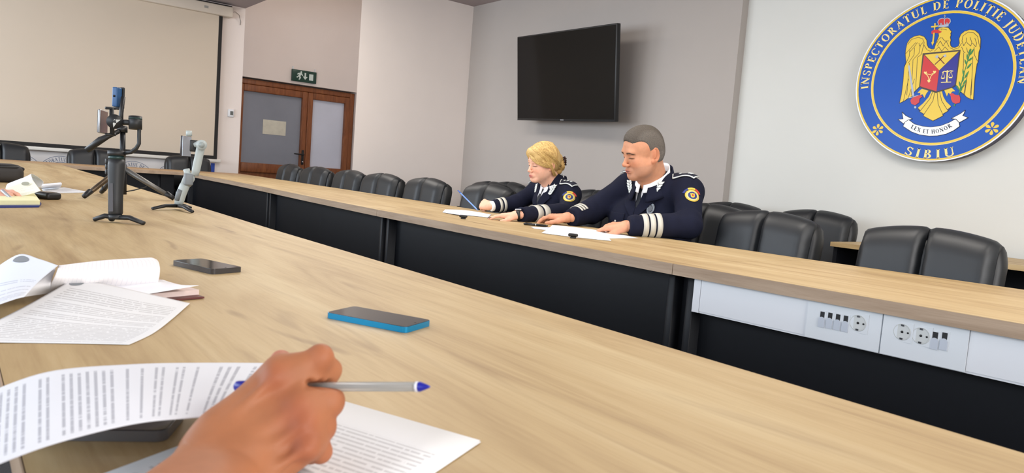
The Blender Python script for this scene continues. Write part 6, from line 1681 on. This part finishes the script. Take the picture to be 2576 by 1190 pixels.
# ================================================================ hand at the left edge, with paper and pen
lh = thing('person', 'right hand at the left picture edge holding folded sheets and a pen', 'person', tuple(onZ(-20, 505)), world=True)
lw = a3(onD(-62, 498, 2.80)); lf = nunit(a3(onD(40, 474, 2.80)) - lw)
Vl, Fl, cl, tl_ = hand_part(lw, lf, (-.2, -.4, .8), (.3, .8, .3), [(.25, .5, .3), (.5, .8, .4), (.7, .9, .5), (.8, 1.0, .5)], lw + (-lf + np.array((0, 0, .22))) * .2, (222, 170, 150), .98, (.25, .5), .0024)
lb = -lf + np.array((0, 0, .22)); S = Sdf(*box_of([lw, lw + lb * .3], .08), .006); S.cap(lw + lb * .04, lw + lb * .30, .027, .04, k=.01); V2, F2 = S.mesh()
V, F, c = join([(Vl, Fl, cl), (V2, F2, np.tile(np.array(lin((222, 170, 150))), (len(V2), 1)))]); smooth_object('body', V, F, m_skin, lh, c)
MB().tube([Vector(lw + lb * .14), Vector(lw + lb * .42)], [.046, .058], 16).build('sleeve', mat('grey_sleeve', (96, 98, 104), .9), lh)
q0, q1 = onD(4, 478, 2.755), onD(39, 509, 2.765)
pl = thing('ballpoint_pen', 'silver grey pen in the hand at the left picture edge', 'pen', tuple(q1), world=True)
MB().tube([q0, q0.lerp(q1, .75), q1], [.006, .006, .0012], 10).build('barrel', mat('pen_silver', (176, 178, 184), .3, .3), pl)
def DD(p): return [onD(x, y, d) for x, y, d in p]
s7 = sheet('printed_sheet', [DD([(22, 494, 2.90), (60, 492, 2.88), (103, 480, 2.86)]), DD([(16, 482, 2.92), (58, 472, 2.93), (92, 466, 2.90)]), DD([(14, 474, 2.97), (50, 462, 2.98), (82, 452, 2.96)])], text_mat('cream_print', (226, 220, 196), (176, 172, 156), 26, 34, (.15, .8, .05, .45), .5, .7, 3))
props(s7, 'cream printed sheet with grey seal held by the hand at the left edge', 'paper', 'printed press statement sheets')
cse = onD(64, 462, 2.92); b = MB(); n = 18
b.add([cse + CR * (.017 * math.cos(2 * PI * k / n)) - CD * (.008 * math.sin(2 * PI * k / n) ) + CR * 0 for k in range(n)], [tuple(range(n))]); b.build('printed_logo', mat('seal_grey', (150, 150, 136), .7), s7)
s8 = sheet('printed_sheet', [DD([(14, 474, 2.97), (50, 462, 2.98), (82, 452, 2.96)]), DD([(20, 462, 3.0), (52, 450, 3.01), (80, 437, 3.0)]), DD([(40, 458, 3.05), (78, 446, 3.06), (109, 457, 3.04)]), DD([(50, 476, 3.04), (84, 470, 3.03), (98, 472, 3.02)])], mat('folded_white', (228, 230, 236), .75))
props(s8, 'folded white sheet behind the cream one in the hand at the left edge', 'paper', 'printed press statement sheets')
